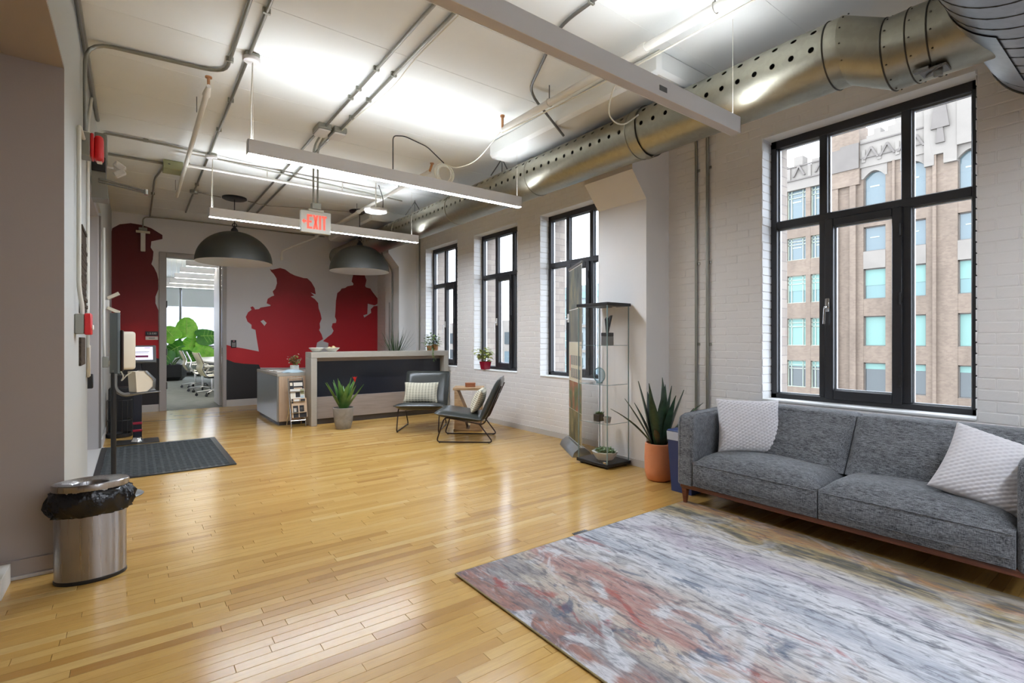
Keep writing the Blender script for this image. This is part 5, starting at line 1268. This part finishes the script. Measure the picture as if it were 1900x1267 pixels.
# --- plants on counter and sills
def tuft(parent, c, n, r, h, mat, w=.02, name='leaf', droop=.3):
    mb = MB()
    for k in range(n):
        a = R.random()*2*PI; l = R.uniform(.1, .9); mb.blade((c[0]+r*.3*math.cos(a), c[1]+r*.3*math.sin(a), c[2]), (math.cos(a)*l, math.sin(a)*l, 1), h*R.uniform(.6, 1.1), w, droop*R.random(), 5, .15)
    return mb.build(name, mat, parent, angle=70)
def leafy(parent, c, n, spread, mat, size=.05, name='leaves', hang=0):
    mb = MB()
    for k in range(n):
        v = Vector((R.gauss(0, 1), R.gauss(0, 1), R.gauss(0, .8))).normalized()*spread*R.uniform(.35, 1.0)
        if hang and R.random() < .35: v.z = -abs(v.z)*hang; 
        p = Vector(c)+v; a = R.random()*2*PI
        mb.blade(p, (math.cos(a), math.sin(a), R.uniform(-.2, .6)), size*R.uniform(.7, 1.3), size*.75, .5, 4, .1, wide=.4)
    o = mb.build(name, mat, parent, angle=70); return o
tp = thing('trailing_plant', 'leafy trailing plant in a copper pot on the counter end', 'plant', (4.12, 7.80, TOP))
MB().lathe([(.045, 0), (.055, .10), (.05, .102), (.045, .08), (0, .08)], (4.16, 7.80, TOP), 20).build('pot', m_copper, tp)
MB().lathe([(.04, 0), (.05, .085), (.045, .087), (0, .07)], (4.05, 7.80, TOP), 20).build('pot', m_copper, tp)
leafy(tp, (4.10, 7.80, TOP+.15), 170, .17, m_leaf2, .055)
mb = MB(); pth = [(4.04, 7.72, TOP+.08), (4.03, 7.64, TOP+.04), (4.03, 7.63, TOP-.08), (4.05, 7.63, TOP-.18)]; mb.tube(fillet(pth, .05), .003, 5)
for k in range(12): mb.blade((4.03+R.uniform(-.02, .03), 7.635, TOP+.03-.018*k), (R.uniform(-1, 1), -.6, -.2), .04, .03, .3, 3, .1)
mb.build('hanging_vine', m_leaf2, tp)
gp = thing('grass_plant', 'dark upright grass plant on the counter in front of the mural', 'plant', (3.72, 8.4, .77))
MB().lathe([(.07, 0), (.085, .18), (.078, .182), (0, .16)], (3.72, 8.45, .77), 20).build('pot', m_concrete, gp)
tuft(gp, (3.72, 8.45, .93), 60, .10, .55, mottled('dark_grass_green', [(34, 60, 34), (76, 96, 52)], 10, .5), .012, 'grass_blades', .3)
fp = thing('flower_pot', 'small white potted flower bush on the low desk beside the tall counter', 'plant', (2.0, 8.35, .77))
MB().lathe([(.06, 0), (.065, .10), (.06, .102), (0, .08)], (2.0, 8.35, .77), 20).build('pot', m_ceramic, fp)
leafy(fp, (2.0, 8.35, .93), 60, .10, m_leaf2, .05); leafy(fp, (2.0, 8.35, .96), 34, .11, m_offwhite, .03, 'blossoms')
rp = thing('red_pot_plant', 'variegated plant in a crimson square pot on the window sill', 'plant', (4.40, 6.62, .80))
taper(MB(), 4.40, 6.60, .10, .10, .135, .135, .805, .925).build('pot', m_redpot, rp); MB().box(4.34, 4.46, 6.54, 6.66, .895, .90).build('soil', m_soil, rp, smooth=False)
leafy(rp, (4.39, 6.60, 1.03), 80, .13, m_yleaf, .08); leafy(rp, (4.34, 6.74, 1.05), 8, .10, m_yleaf, .07, 'spray')

# bowls of snacks on the counter
for k, (x, y, r, lab) in enumerate(((2.18, 7.82, .105, 'white shallow bowl at the counter end'), (2.40, 7.78, .112, 'wider white bowl holding snacks on the counter'))):
    b_ = MB().lathe([(r*.45, 0), (r*.5, .004), (r, .06), (r*.97, .063), (r*.5, .012), (0, .010)], (x, y, TOP), 32).build('serving_bowl', m_ceramic); tag(b_, lab, 'bowl', 'white bowls on the counter')
    if k: 
        mb = MB()
        for j in range(14):
            a = R.random()*2*PI; q = r*.6*math.sqrt(R.random()); mb.lathe([(0, 0), (.024, .012), (.02, .03), (0, .04)], (x+q*math.cos(a), y+q*math.sin(a), TOP+.02+.05*(1-q/(r*.6))), 7, 1, .8)
        s_ = mb.build('snack_heap', mottled('snack_tan', [(150, 120, 70), (210, 190, 140)], 12, .7)); s_['kind'] = 'stuff'; tag(s_, 'heap of tan snacks in the wider white bowl', 'snacks')
# papers on the low desk
pp = MB().box(1.72, 1.92, 8.75, 9.05, .77, .776).build('paper_stack', m_offwhite, smooth=False); tag(pp, 'white sheets of paper lying on the far low desk', 'paper')
pp = MB().box(1.74, 1.95, 8.30, 8.60, .77, .785).build('paper_stack', m_offwhite, smooth=False); tag(pp, 'white booklet lying on the low desk near its front', 'paper')
pb = MB().grid(10, 6, lambda u, v: (1.78+.30*u, 8.06+.20*v, .772+.055*math.sin(PI*u)*math.sin(PI*v)**.5+.008*math.sin(9*u))).grid(1, 1, lambda u, v: (1.78+.30*u, 8.06+.20*v, .7705)).build('paper_bag', m_paperblue, angle=70); tag(pb, 'crumpled pale blue packet on the low desk', 'packet')

# --- magazine rack
mr = thing('magazine_rack', 'chrome standing magazine rack before the tan desk front', 'magazine rack', (1.90, 7.80, 0))
for s_ in (-1, 1):
    x = 1.90+s_*.10
    MB().tube(fillet([(x, 7.70, 0.01), (x, 7.78, .30), (x, 7.89, .70)], .1), .008, 8).build('rail', m_chrome, mr)
    MB().tube([(x, 7.80, .34), (x, 7.97, .01)], .007, 8).build('rear_leg', m_chrome, mr)
MB().tube([(1.80, 7.89, .70), (2.0, 7.89, .70)], .008, 8).tube([(1.80, 7.72, .10), (2.0, 7.72, .10)], .006, 8).build('cross_rail', m_chrome, mr)
for k, z in enumerate((.22, .38, .52)): MB().box(1.80, 2.0, 7.74+.040*k-.02, 7.765+.040*k+.01, z-.012, z-.006).build('pocket_ledge', m_chrome, mr)
def magazine(k, x0, x1, z0, z1, y, cover, art, label):
    Tm = Matrix.Translation(((x0+x1)/2, y, z0)) @ Matrix.Rotation(math.radians(-14), 4, 'X')
    w = (x1-x0)/2; h = z1-z0
    o = MB().box(-w, w, -.004, .004, 0, h, 0, Tm).build('magazine', cover, smooth=False); tag(o, label, 'magazine', 'magazines in the chrome rack')
    for (a, b, c, d, m_) in art: MB().box(-w+2*w*a, -w+2*w*b, -.0055, -.0038, h*c, h*d, 0, Tm).build('cover_print', m_, o, smooth=False)
    return o
magazine(0, 1.81, 2.0, .52, .67, 7.832, m_ink, [(.3, .95, .45, .8, m_offwhite), (.3, .9, .1, .3, m_skin), (.02, .25, .05, .35, m_navy), (.04, .22, .5, .8, m_cream)], 'dark covered magazine in the topmost rack pocket')
magazine(1, 1.815, 2.01, .385, .55, 7.795, m_offwhite, [(.05, .3, .2, .55, m_cream), (.36, .68, .25, .7, m_ink), (.7, .98, .5, .95, M('cover_olive', (150, 150, 110), .6)), (.7, .95, .05, .4, m_paperblue)], 'pale magazine with dark shape in the middle rack pocket')
magazine(2, 1.82, 2.03, .14, .42, 7.725, m_skin, [(.02, .12, .75, .98, m_ink), (.18, .5, .82, .95, m_offwhite), (.6, .9, .82, .95, m_ink), (.08, .42, .0, .62, m_ink), (.48, .95, .0, .26, m_ink), (.5, .8, .3, .62, m_ink), (.56, .74, .32, .5, m_offwhite), (.12, .3, .3, .5, m_offwhite)], 'tan magazine with two dark portrait shapes in the lowest pocket')

# --- tablet kiosk
kx, ky = .03, 7.80
ks = thing('tablet_kiosk', 'black sign-in kiosk with lit tablet on a slim post beyond the mat', 'kiosk', (kx, ky, 0))
MB().box(kx-.21, kx+.22, ky-.17, ky+.17, 0, .012, .004).build('base_plate', m_blackmetal, ks)
MB().box(kx-.045, kx+.045, ky-.03, ky+.03, .012, 1.03, .008).build('post', m_navy, ks)
MB().lathe([(.065, 0), (.05, .03), (.05, .05)], (kx, ky, .012), 16).build('post_collar', m_chrome, ks)
for z in (.13, .22): MB().box(kx-.048, kx+.048, ky-.034, ky+.034, z, z+.03, .004).build('red_band', M('plum_red_band', (150, 24, 48), .4), ks)
Tk = Matrix.Translation((kx+.02, ky-.03, 1.03)) @ Matrix.Rotation(math.radians(-42), 4, 'X')
MB().box(-.17, .17, -.02, .012, -.07, .21, .008, Tk).build('tablet_case', M('tablet_case_grey', (84, 86, 84), .4), ks)
sc_ = MB().box(-.135, .135, -.0225, -.019, -.035, .175, 0, Tk).build('screen', m_screen, ks, smooth=False)
for (a, b, c, d, m_) in ((-.09, .09, .0, .035, m_purple), (-.09, .09, .075, .082, m_ink), (-.07, .10, .09, .097, m_ink), (.05, .11, .155, .165, m_purple)): MB().box(a, b, -.0232, -.022, c, d, 0, Tk).build('screen_print', m_, sc_, smooth=False)
# --- wire umbrella stand
us = thing('umbrella_stand', 'black wire umbrella stand behind the kiosk', 'umbrella stand', (-.17, 8.36, 0))
MB().lathe([(.13, 0), (.14, .01), (.14, .05), (.132, .05), (.125, .02), (0, .015)], (-.155, 8.36, 0), 28).build('drip_tray', m_blackmetal, us)
for z in (.22, .48): ring(MB(), (-.155, 8.36, z), 'z', .13, .005, 28).build('hoop', m_blackmetal, us)
for k in range(14): a = 2*PI*k/14; MB().tube([(-.155+.13*math.cos(a), 8.36+.13*math.sin(a), .04), (-.155+.13*math.cos(a), 8.36+.13*math.sin(a), .48)], .004, 5).build('wire', m_blackmetal, us)
cart = thing('folded_black_case', 'black slim case standing behind the wire umbrella stand', 'case', (-.12, 8.75, 0))
MB().box(-.28, .02, 8.62, 8.80, 0, .62, .02).build('body', m_blackplastic, cart); MB().tube(fillet([(-.20, 8.7, .61), (-.20, 8.7, .80), (.02, 8.7, .76), (.06, 8.7, .68)], .05), .007, 6).build('handle', m_greymetal, cart)

# --- hand sanitiser stand
hx, hy = -.125, 5.18
hs = thing('sanitizer_stand', 'hand sanitiser stand with cream dispenser beside the mat edge', 'sanitiser stand', (hx, hy, 0))
MB().lathe([(.155, 0), (.16, .006), (.15, .014), (.02, .022), (0, .022)], (hx+.03, hy, 0), 36).build('base_disc', m_greymetal, hs)
MB().tube([(hx-.01, hy, .02), (hx-.01, hy, 1.0)], .018, 12).build('pole', m_blackmetal, hs)
Th = Matrix.Translation((hx, hy, 0)) @ Matrix.Rotation(math.radians(28), 4, 'Z')
MB().box(-.012, .012, -.055, .055, .99, 1.48, .004, Th).build('back_panel', M('slate_panel', (84, 92, 92), .45), hs)
MB().tube([Th @ Vector(p) for p in fillet([(.0, 0, 1.02), (.0, 0, .86), (.06, 0, .81), (.30, 0, .83)], .05)], .016, 8).build('tray_arm', m_greymetal, hs)
MB().box(.10, .32, -.06, .06, .815, .825, .004, Th).build('drip_tray', m_greymetal, hs)
MB().box(.012, .125, -.065, .065, 1.02, 1.33, .022, Th, 3).build('dispenser', m_cream, hs); MB().box(.012, .03, -.07, .07, 1.01, 1.34, .006, Th).build('dispenser_back', m_bronze, hs)
mb = MB(); mb.prism([(.13, .83), (.20, .83), (.27, .86), (.27, .93), (.20, 1.0), (.12, 1.0)], 'y', -.055, .055); mb.v = [tuple(Th @ Vector(p)) for p in mb.v]; mb.build('wipe_dispenser', m_cream, hs)
mb = MB(); mb.prism([(.205, .83), (.27, .855), (.275, .93), (.205, 1.005), (.19, 1.0), (.255, .925), (.25, .87)], 'y', -.062, .062); mb.v = [tuple(Th @ Vector(p)) for p in mb.v]; mb.build('chrome_guard', m_chrome, hs)
MB().tube([Th @ Vector(p) for p in fillet([(.05, .03, 1.02), (.08, .03, .96), (.05, .02, .92), (.10, .0, .99), (.17, 0, 1.0)], .05)], .005, 6).build('cable', m_rope, hs)

# --- things on the pale grey wall
x0 = XL
horn = thing('fire_alarm_horn', 'red fire alarm horn on a steel box high on the pale wall', 'alarm', (x0, 4.85, 2.58))
MB().box(x0, x0+.055, 4.72, 4.86, 2.58, 2.75, .004).build('back_box', m_boxsteel, horn)
MB().box(x0+.055, x0+.075, 4.72, 4.86, 2.58, 2.75, .006).build('mounting_plate', m_red, horn)
MB().box(x0+.075, x0+.13, 4.735, 4.85, 2.565, 2.75, .025, seg=3).build('horn_cover', m_red, horn); MB().box(x0+.09, x0+.12, 4.77, 4.82, 2.558, 2.57, .003).build('strobe_lens', m_offwhite, horn)
conduit('cream painted conduit running down the pale wall to the pull station', [(x0+.02, 4.70, 2.69), (x0+.02, 4.33, 2.66), (x0+.02, 4.33, 1.60), (x0+.035, 4.36, 1.48), (x0+.035, 4.36, 1.43)], .0125, m_paintcond, clips=[], fil=.06)
ps = thing('fire_pull_station', 'red fire pull station on a grey box at the pale wall', 'alarm', (x0, 4.35, 1.30))
MB().box(x0, x0+.05, 4.29, 4.42, 1.30, 1.43, .004).build('back_box', m_boxsteel, ps); MB().box(x0+.05, x0+.085, 4.285, 4.425, 1.295, 1.435, .005).build('front', m_red, ps); MB().box(x0+.085, x0+.093, 4.31, 4.40, 1.33, 1.36, .002).build('pull_bar', m_offwhite, ps)
hole = MB(); 
for k in range(26):
    z = 1.45+.022*k*1.08; hole.box(x0-.01, x0+.012+R.uniform(0, .012), 4.62+R.uniform(-.01, .01), 5.06+R.uniform(-.02, .03), z, z+.026, .002)
hole.build('exposed_brick_patch', m_oldbrick, wall_l)
MB().box(x0-.01, x0+.014, 4.62, 4.98, 1.08, 1.28, .003).build('exposed_brick_patch', m_oldbrick, wall_l)
sw = MB().box(x0, x0+.022, 5.30, 5.42, .96, 1.22, .006).build('switch_plate', m_cream); tag(sw, 'cream double switch plate at the alcove edge', 'switch')
cr = MB().box(x0-.02, x0+.035, 5.435, 5.50, .86, .98, .005).build('card_reader', m_blackplastic); tag(cr, 'black card reader just inside the entrance alcove', 'card reader')
dc = thing('door_closer', 'grey overhead door closer with long arm above the entrance alcove', 'door closer', (x0, 6.0, 2.55))
MB().box(x0+.0, x0+.10, 5.9, 6.16, 2.79, 2.92, .004).build('cover', m_blackplastic, dc); MB().prism([(x0, 2.55), (x0+.12, 2.55), (x0+.10, 2.79), (x0, 2.79)], 'y', 5.92, 6.14).build('body', m_steelcond, dc)
MB().tube([(x0+.05, 5.91, 2.72), (x0+.40, 6.0, 2.69)], .010, 8).tube([(x0+.05, 5.91, 2.695), (x0+.40, 6.0, 2.67)], .008, 8).build('arm', m_greymetal, dc); MB().lathe([(.016, 0), (.016, .05)], (x0+.40, 6.0, 2.655), 10).build('arm_joint', m_chrome, dc)
cam2 = thing('motion_sensor', 'white bracketed motion sensor beside the door closer', 'sensor', (x0+.14, 6.5, 2.95))
MB().box(x0+.02, x0+.14, 6.48, 6.52, 2.98, 3.0, .003).build('bracket', m_whiteplastic, cam2)
mb = MB().box(-.05, .05, -.03, .03, -.03, .03, .008, Matrix.Translation((x0+.19, 6.5, 3.02)) @ Matrix.Rotation(.6, 4, 'Y')); mb.box(-.05, .05, -.03, .03, -.03, .03, .008, Matrix.Translation((x0+.19, 6.5, 2.95)) @ Matrix.Rotation(-.6, 4, 'Y')); mb.build('sensor_head', m_whiteplastic, cam2)
cl_ = thing('clip_holder', 'white angled bracket pair on the pale wall before the capped mural figure', 'bracket', (x0, 8.4, 1.70))
MB().box(x0, x0+.05, 8.38, 8.42, 1.66, 1.78, .003).build('plate', m_whiteplastic, cl_)
for z, a in ((1.80, .55), (1.68, -.45)): MB().box(0, .14, -.05, .05, -.02, .02, .003, Matrix.Translation((x0+.03, 8.4, z)) @ Matrix.Rotation(-a, 4, 'Y')).build('wing', m_cream, cl_)
conduit('white painted conduit down the far pale wall to a small box', [(x0+.018, 7.75, 2.6), (x0+.018, 7.75, 1.35), (x0+.018, 7.9, 1.05)], .014, m_whitepipe, fil=.12)
ob = MB().box(x0, x0+.06, 7.82, 7.96, .93, 1.06, .005).build('outlet_box', m_boxsteel); tag(ob, 'small steel outlet box at the foot of the white wall conduit', 'outlet box'); MB().box(x0+.06, x0+.13, 7.86, 7.93, .96, 1.01, .004).build('plug', m_cream, ob)
conduit('grey corner conduit where pale wall meets ceiling', [(x0+.02, 3.0, zc), (x0+.02, 6.45, zc)], .016)
conduit('second grey corner conduit below the ceiling line', [(x0+.018, 4.0, zc-.05), (x0+.018, 5.75, zc-.05)], .011, m_greymetal)
conduit('white cable trunking dropping from the corner conduits behind the horn', [(x0+.012, 5.72, zc-.06), (x0+.012, 5.30, 3.0), (x0+.012, 5.28, 1.2)], .011, m_whitepipe, fil=.1)
cb = MB().box(x0, x0+.09, 6.35, 6.55, 3.02, 3.28, .006).build('control_box', m_boxsteel); tag(cb, 'steel control box hung where the corner conduits end', 'junction box')
MB().box(x0+.09, x0+.097, 6.36, 6.54, 3.03, 3.27, .003).build('cover', m_lgrey, cb)

# --- signs on back wall
sg = MB().box(.156, .336, YB-.014, YB-.004, 1.335, 1.413, .002).build('room_sign', m_blackplastic); tag(sg, 'black and white room number sign left of the meeting room frame'.replace('left of', 'beside'), 'sign')
text('number', '1.5.030', .046, m_offwhite, sg, (.246, YB-.0145, 1.375), (PI/2, 0, 0), sx=1.0)
pl = MB().box(.156, .336, YB-.014, YB-.004, 1.265, 1.325, .002).build('name_strip', m_offwhite, sg); MB().box(.20, .29, YB-.0155, YB-.013, 1.292, 1.302).build('name_print', m_ink, pl, smooth=False)
kp = MB().box(1.475, 1.565, YB-.03, YB-.004, 1.115, 1.262, .006).build('keypad', m_blackplastic); tag(kp, 'small black access keypad on the wall beside the meeting room frame', 'keypad')
for r_ in range(4):
    for c_ in range(3): MB().box(1.492+.021*c_, 1.507+.021*c_, YB-.034, YB-.029, 1.135+.021*r_, 1.148+.021*r_, .002).build('key', m_offwhite, kp)
MB().box(1.505, 1.535, YB-.033, YB-.029, 1.235, 1.25, .002).build('indicator', M('pink_indicator', (240, 170, 176), .4), kp)

# ================================================================== MEETING ROOM FURNITURE
tb = thing('meeting_table', 'white boat-shaped meeting table in the room beyond the door', 'table', (2.3, 16, 0))
n = 40; poly = [(2.35+.95*math.copysign(abs(math.cos(2*PI*k/n))**.7, math.cos(2*PI*k/n)), 15.9+2.6*math.copysign(abs(math.sin(2*PI*k/n))**.7, math.sin(2*PI*k/n))) for k in range(n)]
MB().prism(poly, 'z', .705, .74).build('top', m_whiteplastic, tb)
for y in (14.6, 17.2): MB().lathe([(.30, 0), (.30, .02), (.06, .05), (.05, .70), (.2, .705)], (2.35, y, 0), 24).build('pedestal', m_chrome, tb)
def mesh_chair(label):
    t = thing('mesh_office_chair', label, 'chair', group='chrome meeting chairs')
    # faces +x
    fr = lambda s_: fillet([(.26, s_*.23, .50), (.20, s_*.23, .47), (-.16, s_*.23, .44), (-.26, s_*.23, .62), (-.22, s_*.23, .72), (-.33, s_*.23, .98)], .07)
    for s_ in (-1, 1):
        MB().tube(fr(s_), .014, 8).build('side_rail', m_chrome, t)
        MB().tube(fillet([(-.22, s_*.25, .66), (.12, s_*.27, .67), (.16, s_*.26, .60), (.08, s_*.25, .46)], .05), .012, 8).build('armrest', m_chrome, t)
    p = fr(0)
    mb = MB(); m_ = len(p)
    mb.add([tuple(q+Vector((0, y, 0))) for q in p for y in (-.22, .22)], [(2*i, 2*i+1, 2*i+3, 2*i+2) for i in range(m_-1)]); o = mb.build('mesh_sling', M('pale_mesh_sling', (196, 186, 150), .6), t, angle=70)
    md = o.modifiers.new('thick', 'SOLIDIFY'); md.thickness = .012
    MB().tube([(0, 0, .13), (0, 0, .43)], .025, 10).build('gas_column', m_chrome, t); MB().box(-.12, .12, -.16, .16, .40, .44, .01).build('seat_mount', m_blackmetal, t)
    for k in range(5):
        a = 2*PI*k/5+.3; e = (.30*math.cos(a), .30*math.sin(a), .085); l = MB().tube([(0, 0, .12), e], [.024, .014], 8).build('base_arm', m_chrome, t)
        MB().tube([(e[0]-.02*math.sin(a), e[1]+.02*math.cos(a), .032), (e[0]+.02*math.sin(a), e[1]-.02*math.cos(a), .032)], .031, 12).tube([(e[0], e[1], .03), (e[0], e[1], .09)], .010, 6).build('caster', m_blackplastic, l)
    return t
for k, (x, y, rz, lab) in enumerate(((1.42, 13.35, 10, 'chrome mesh office chair nearest the meeting room doorway'), (1.34, 14.55, -5, 'second chrome mesh office chair in the meeting room'), (1.30, 15.9, 5, 'chrome mesh office chair nearest the big leafy plant'))):
    c = mesh_chair(lab); place(c, (x, y, 0), math.radians(rz))
ee = thing('elephant_ear_plant', 'large bright green elephant ear plant in a black faceted pot', 'plant', (.95, 19.2, 0))
MB().lathe([(.42, 0), (.54, .12), (.54, .50), (.48, .50), (.48, .42), (0, .40)], (.80, 19.2, 0), 8).build('pot', m_blackplastic, ee, angle=20)
m_leafd = mottled('deep_leaf_green', [(30, 92, 22), (70, 142, 36)], 3, .4); m_vein = M('pale_leaf_vein', (150, 190, 90), .5)
def heart(parent, p, face, up, s_, mat):
    f = Vector(face).normalized(); u = Vector(up)-f*Vector(up).dot(f); u.normalize(); w = u.cross(f); n = 36; vs = [Vector(p)]
    for k in range(n):
        a = 2*PI*k/n; t = abs(math.sin(a/2)); r = s_*(.78-.26*math.cos(a)**3*0-.30*max(0, math.cos(a))**6+.12*max(0, -math.cos(a))**3)*(1+.025*(k % 2))
        q = w*math.sin(a)*r*.92-u*math.cos(a)*r*1.1; vs.append(Vector(p)+q-f*(.22*s_*abs(math.sin(a))**1.5+.12*s_*max(0, -math.cos(a))))
    mb = MB(); mb.add(vs+[v-f*.006 for v in vs], [(0, 1+k, 1+(k+1) % n) for k in range(n)]+[(n+1, n+2+(k+1) % n, n+2+k) for k in range(n)])
    o = mb.build('leaf', mat, parent, angle=60)
    v_ = MB().tube([Vector(p)-u*s_*.3+f*.006, Vector(p)+f*.008, Vector(p)+u*s_*.86-f*.10*s_], .010, 5)
    for e in (-.1, .15, .4):
        for sg in (-1, 1): v_.tube([Vector(p)+u*s_*e+f*.006, Vector(p)+u*s_*(e+.22)+w*sg*s_*.55-f*.10*s_], .006, 4)
    v_.build('veins', m_vein, o)
    return o
for (px, pz, s_, face, up) in ((1.33, 1.58, .44, (-.1, -1, .25), (0, 0, 1)), (1.82, 1.40, .42, (.1, -.9, .5), (1, 0, .15)), (.92, 1.42, .36, (-.4, -.9, .3), (-.6, 0, .7)), (1.74, .98, .40, (.3, -.9, .5), (.9, 0, -.3)), (1.05, 1.02, .38, (-.3, -1, .4), (-.6, 0, -.3)), (1.42, 1.12, .34, (0, -1, .5), (.2, 0, .9)), (.75, .80, .36, (-.4, -1, .2), (-.5, 0, -.7)), (1.35, .80, .30, (.3, -1, .4), (.6, 0, -.6)), (.62, 1.2, .38, (-.3, -1, .3), (-.8, 0, .2))):
    c = Vector((px, 19.2-.25+R.uniform(-.2, .2), pz)); heart(ee, c, face, up, s_, m_leaf if R.random() < .55 else m_leafd)
    MB().tube(fillet([(.80+R.uniform(-.2, .2), 19.2, .40), (.80+(px-.80)*.4, 19.2, .4+(pz-.4)*.6), (c.x, c.y+.02, c.z)], .2), [.024]*1 if False else .018, 7).build('stalk', m_leaf2, ee)
lw = MB().box(1.75, 4.0, 20.6, 21.25, .0, .70, .01).build('low_credenza', m_greymetal); tag(lw, 'low grey cabinet under the meeting room window', 'cabinet')
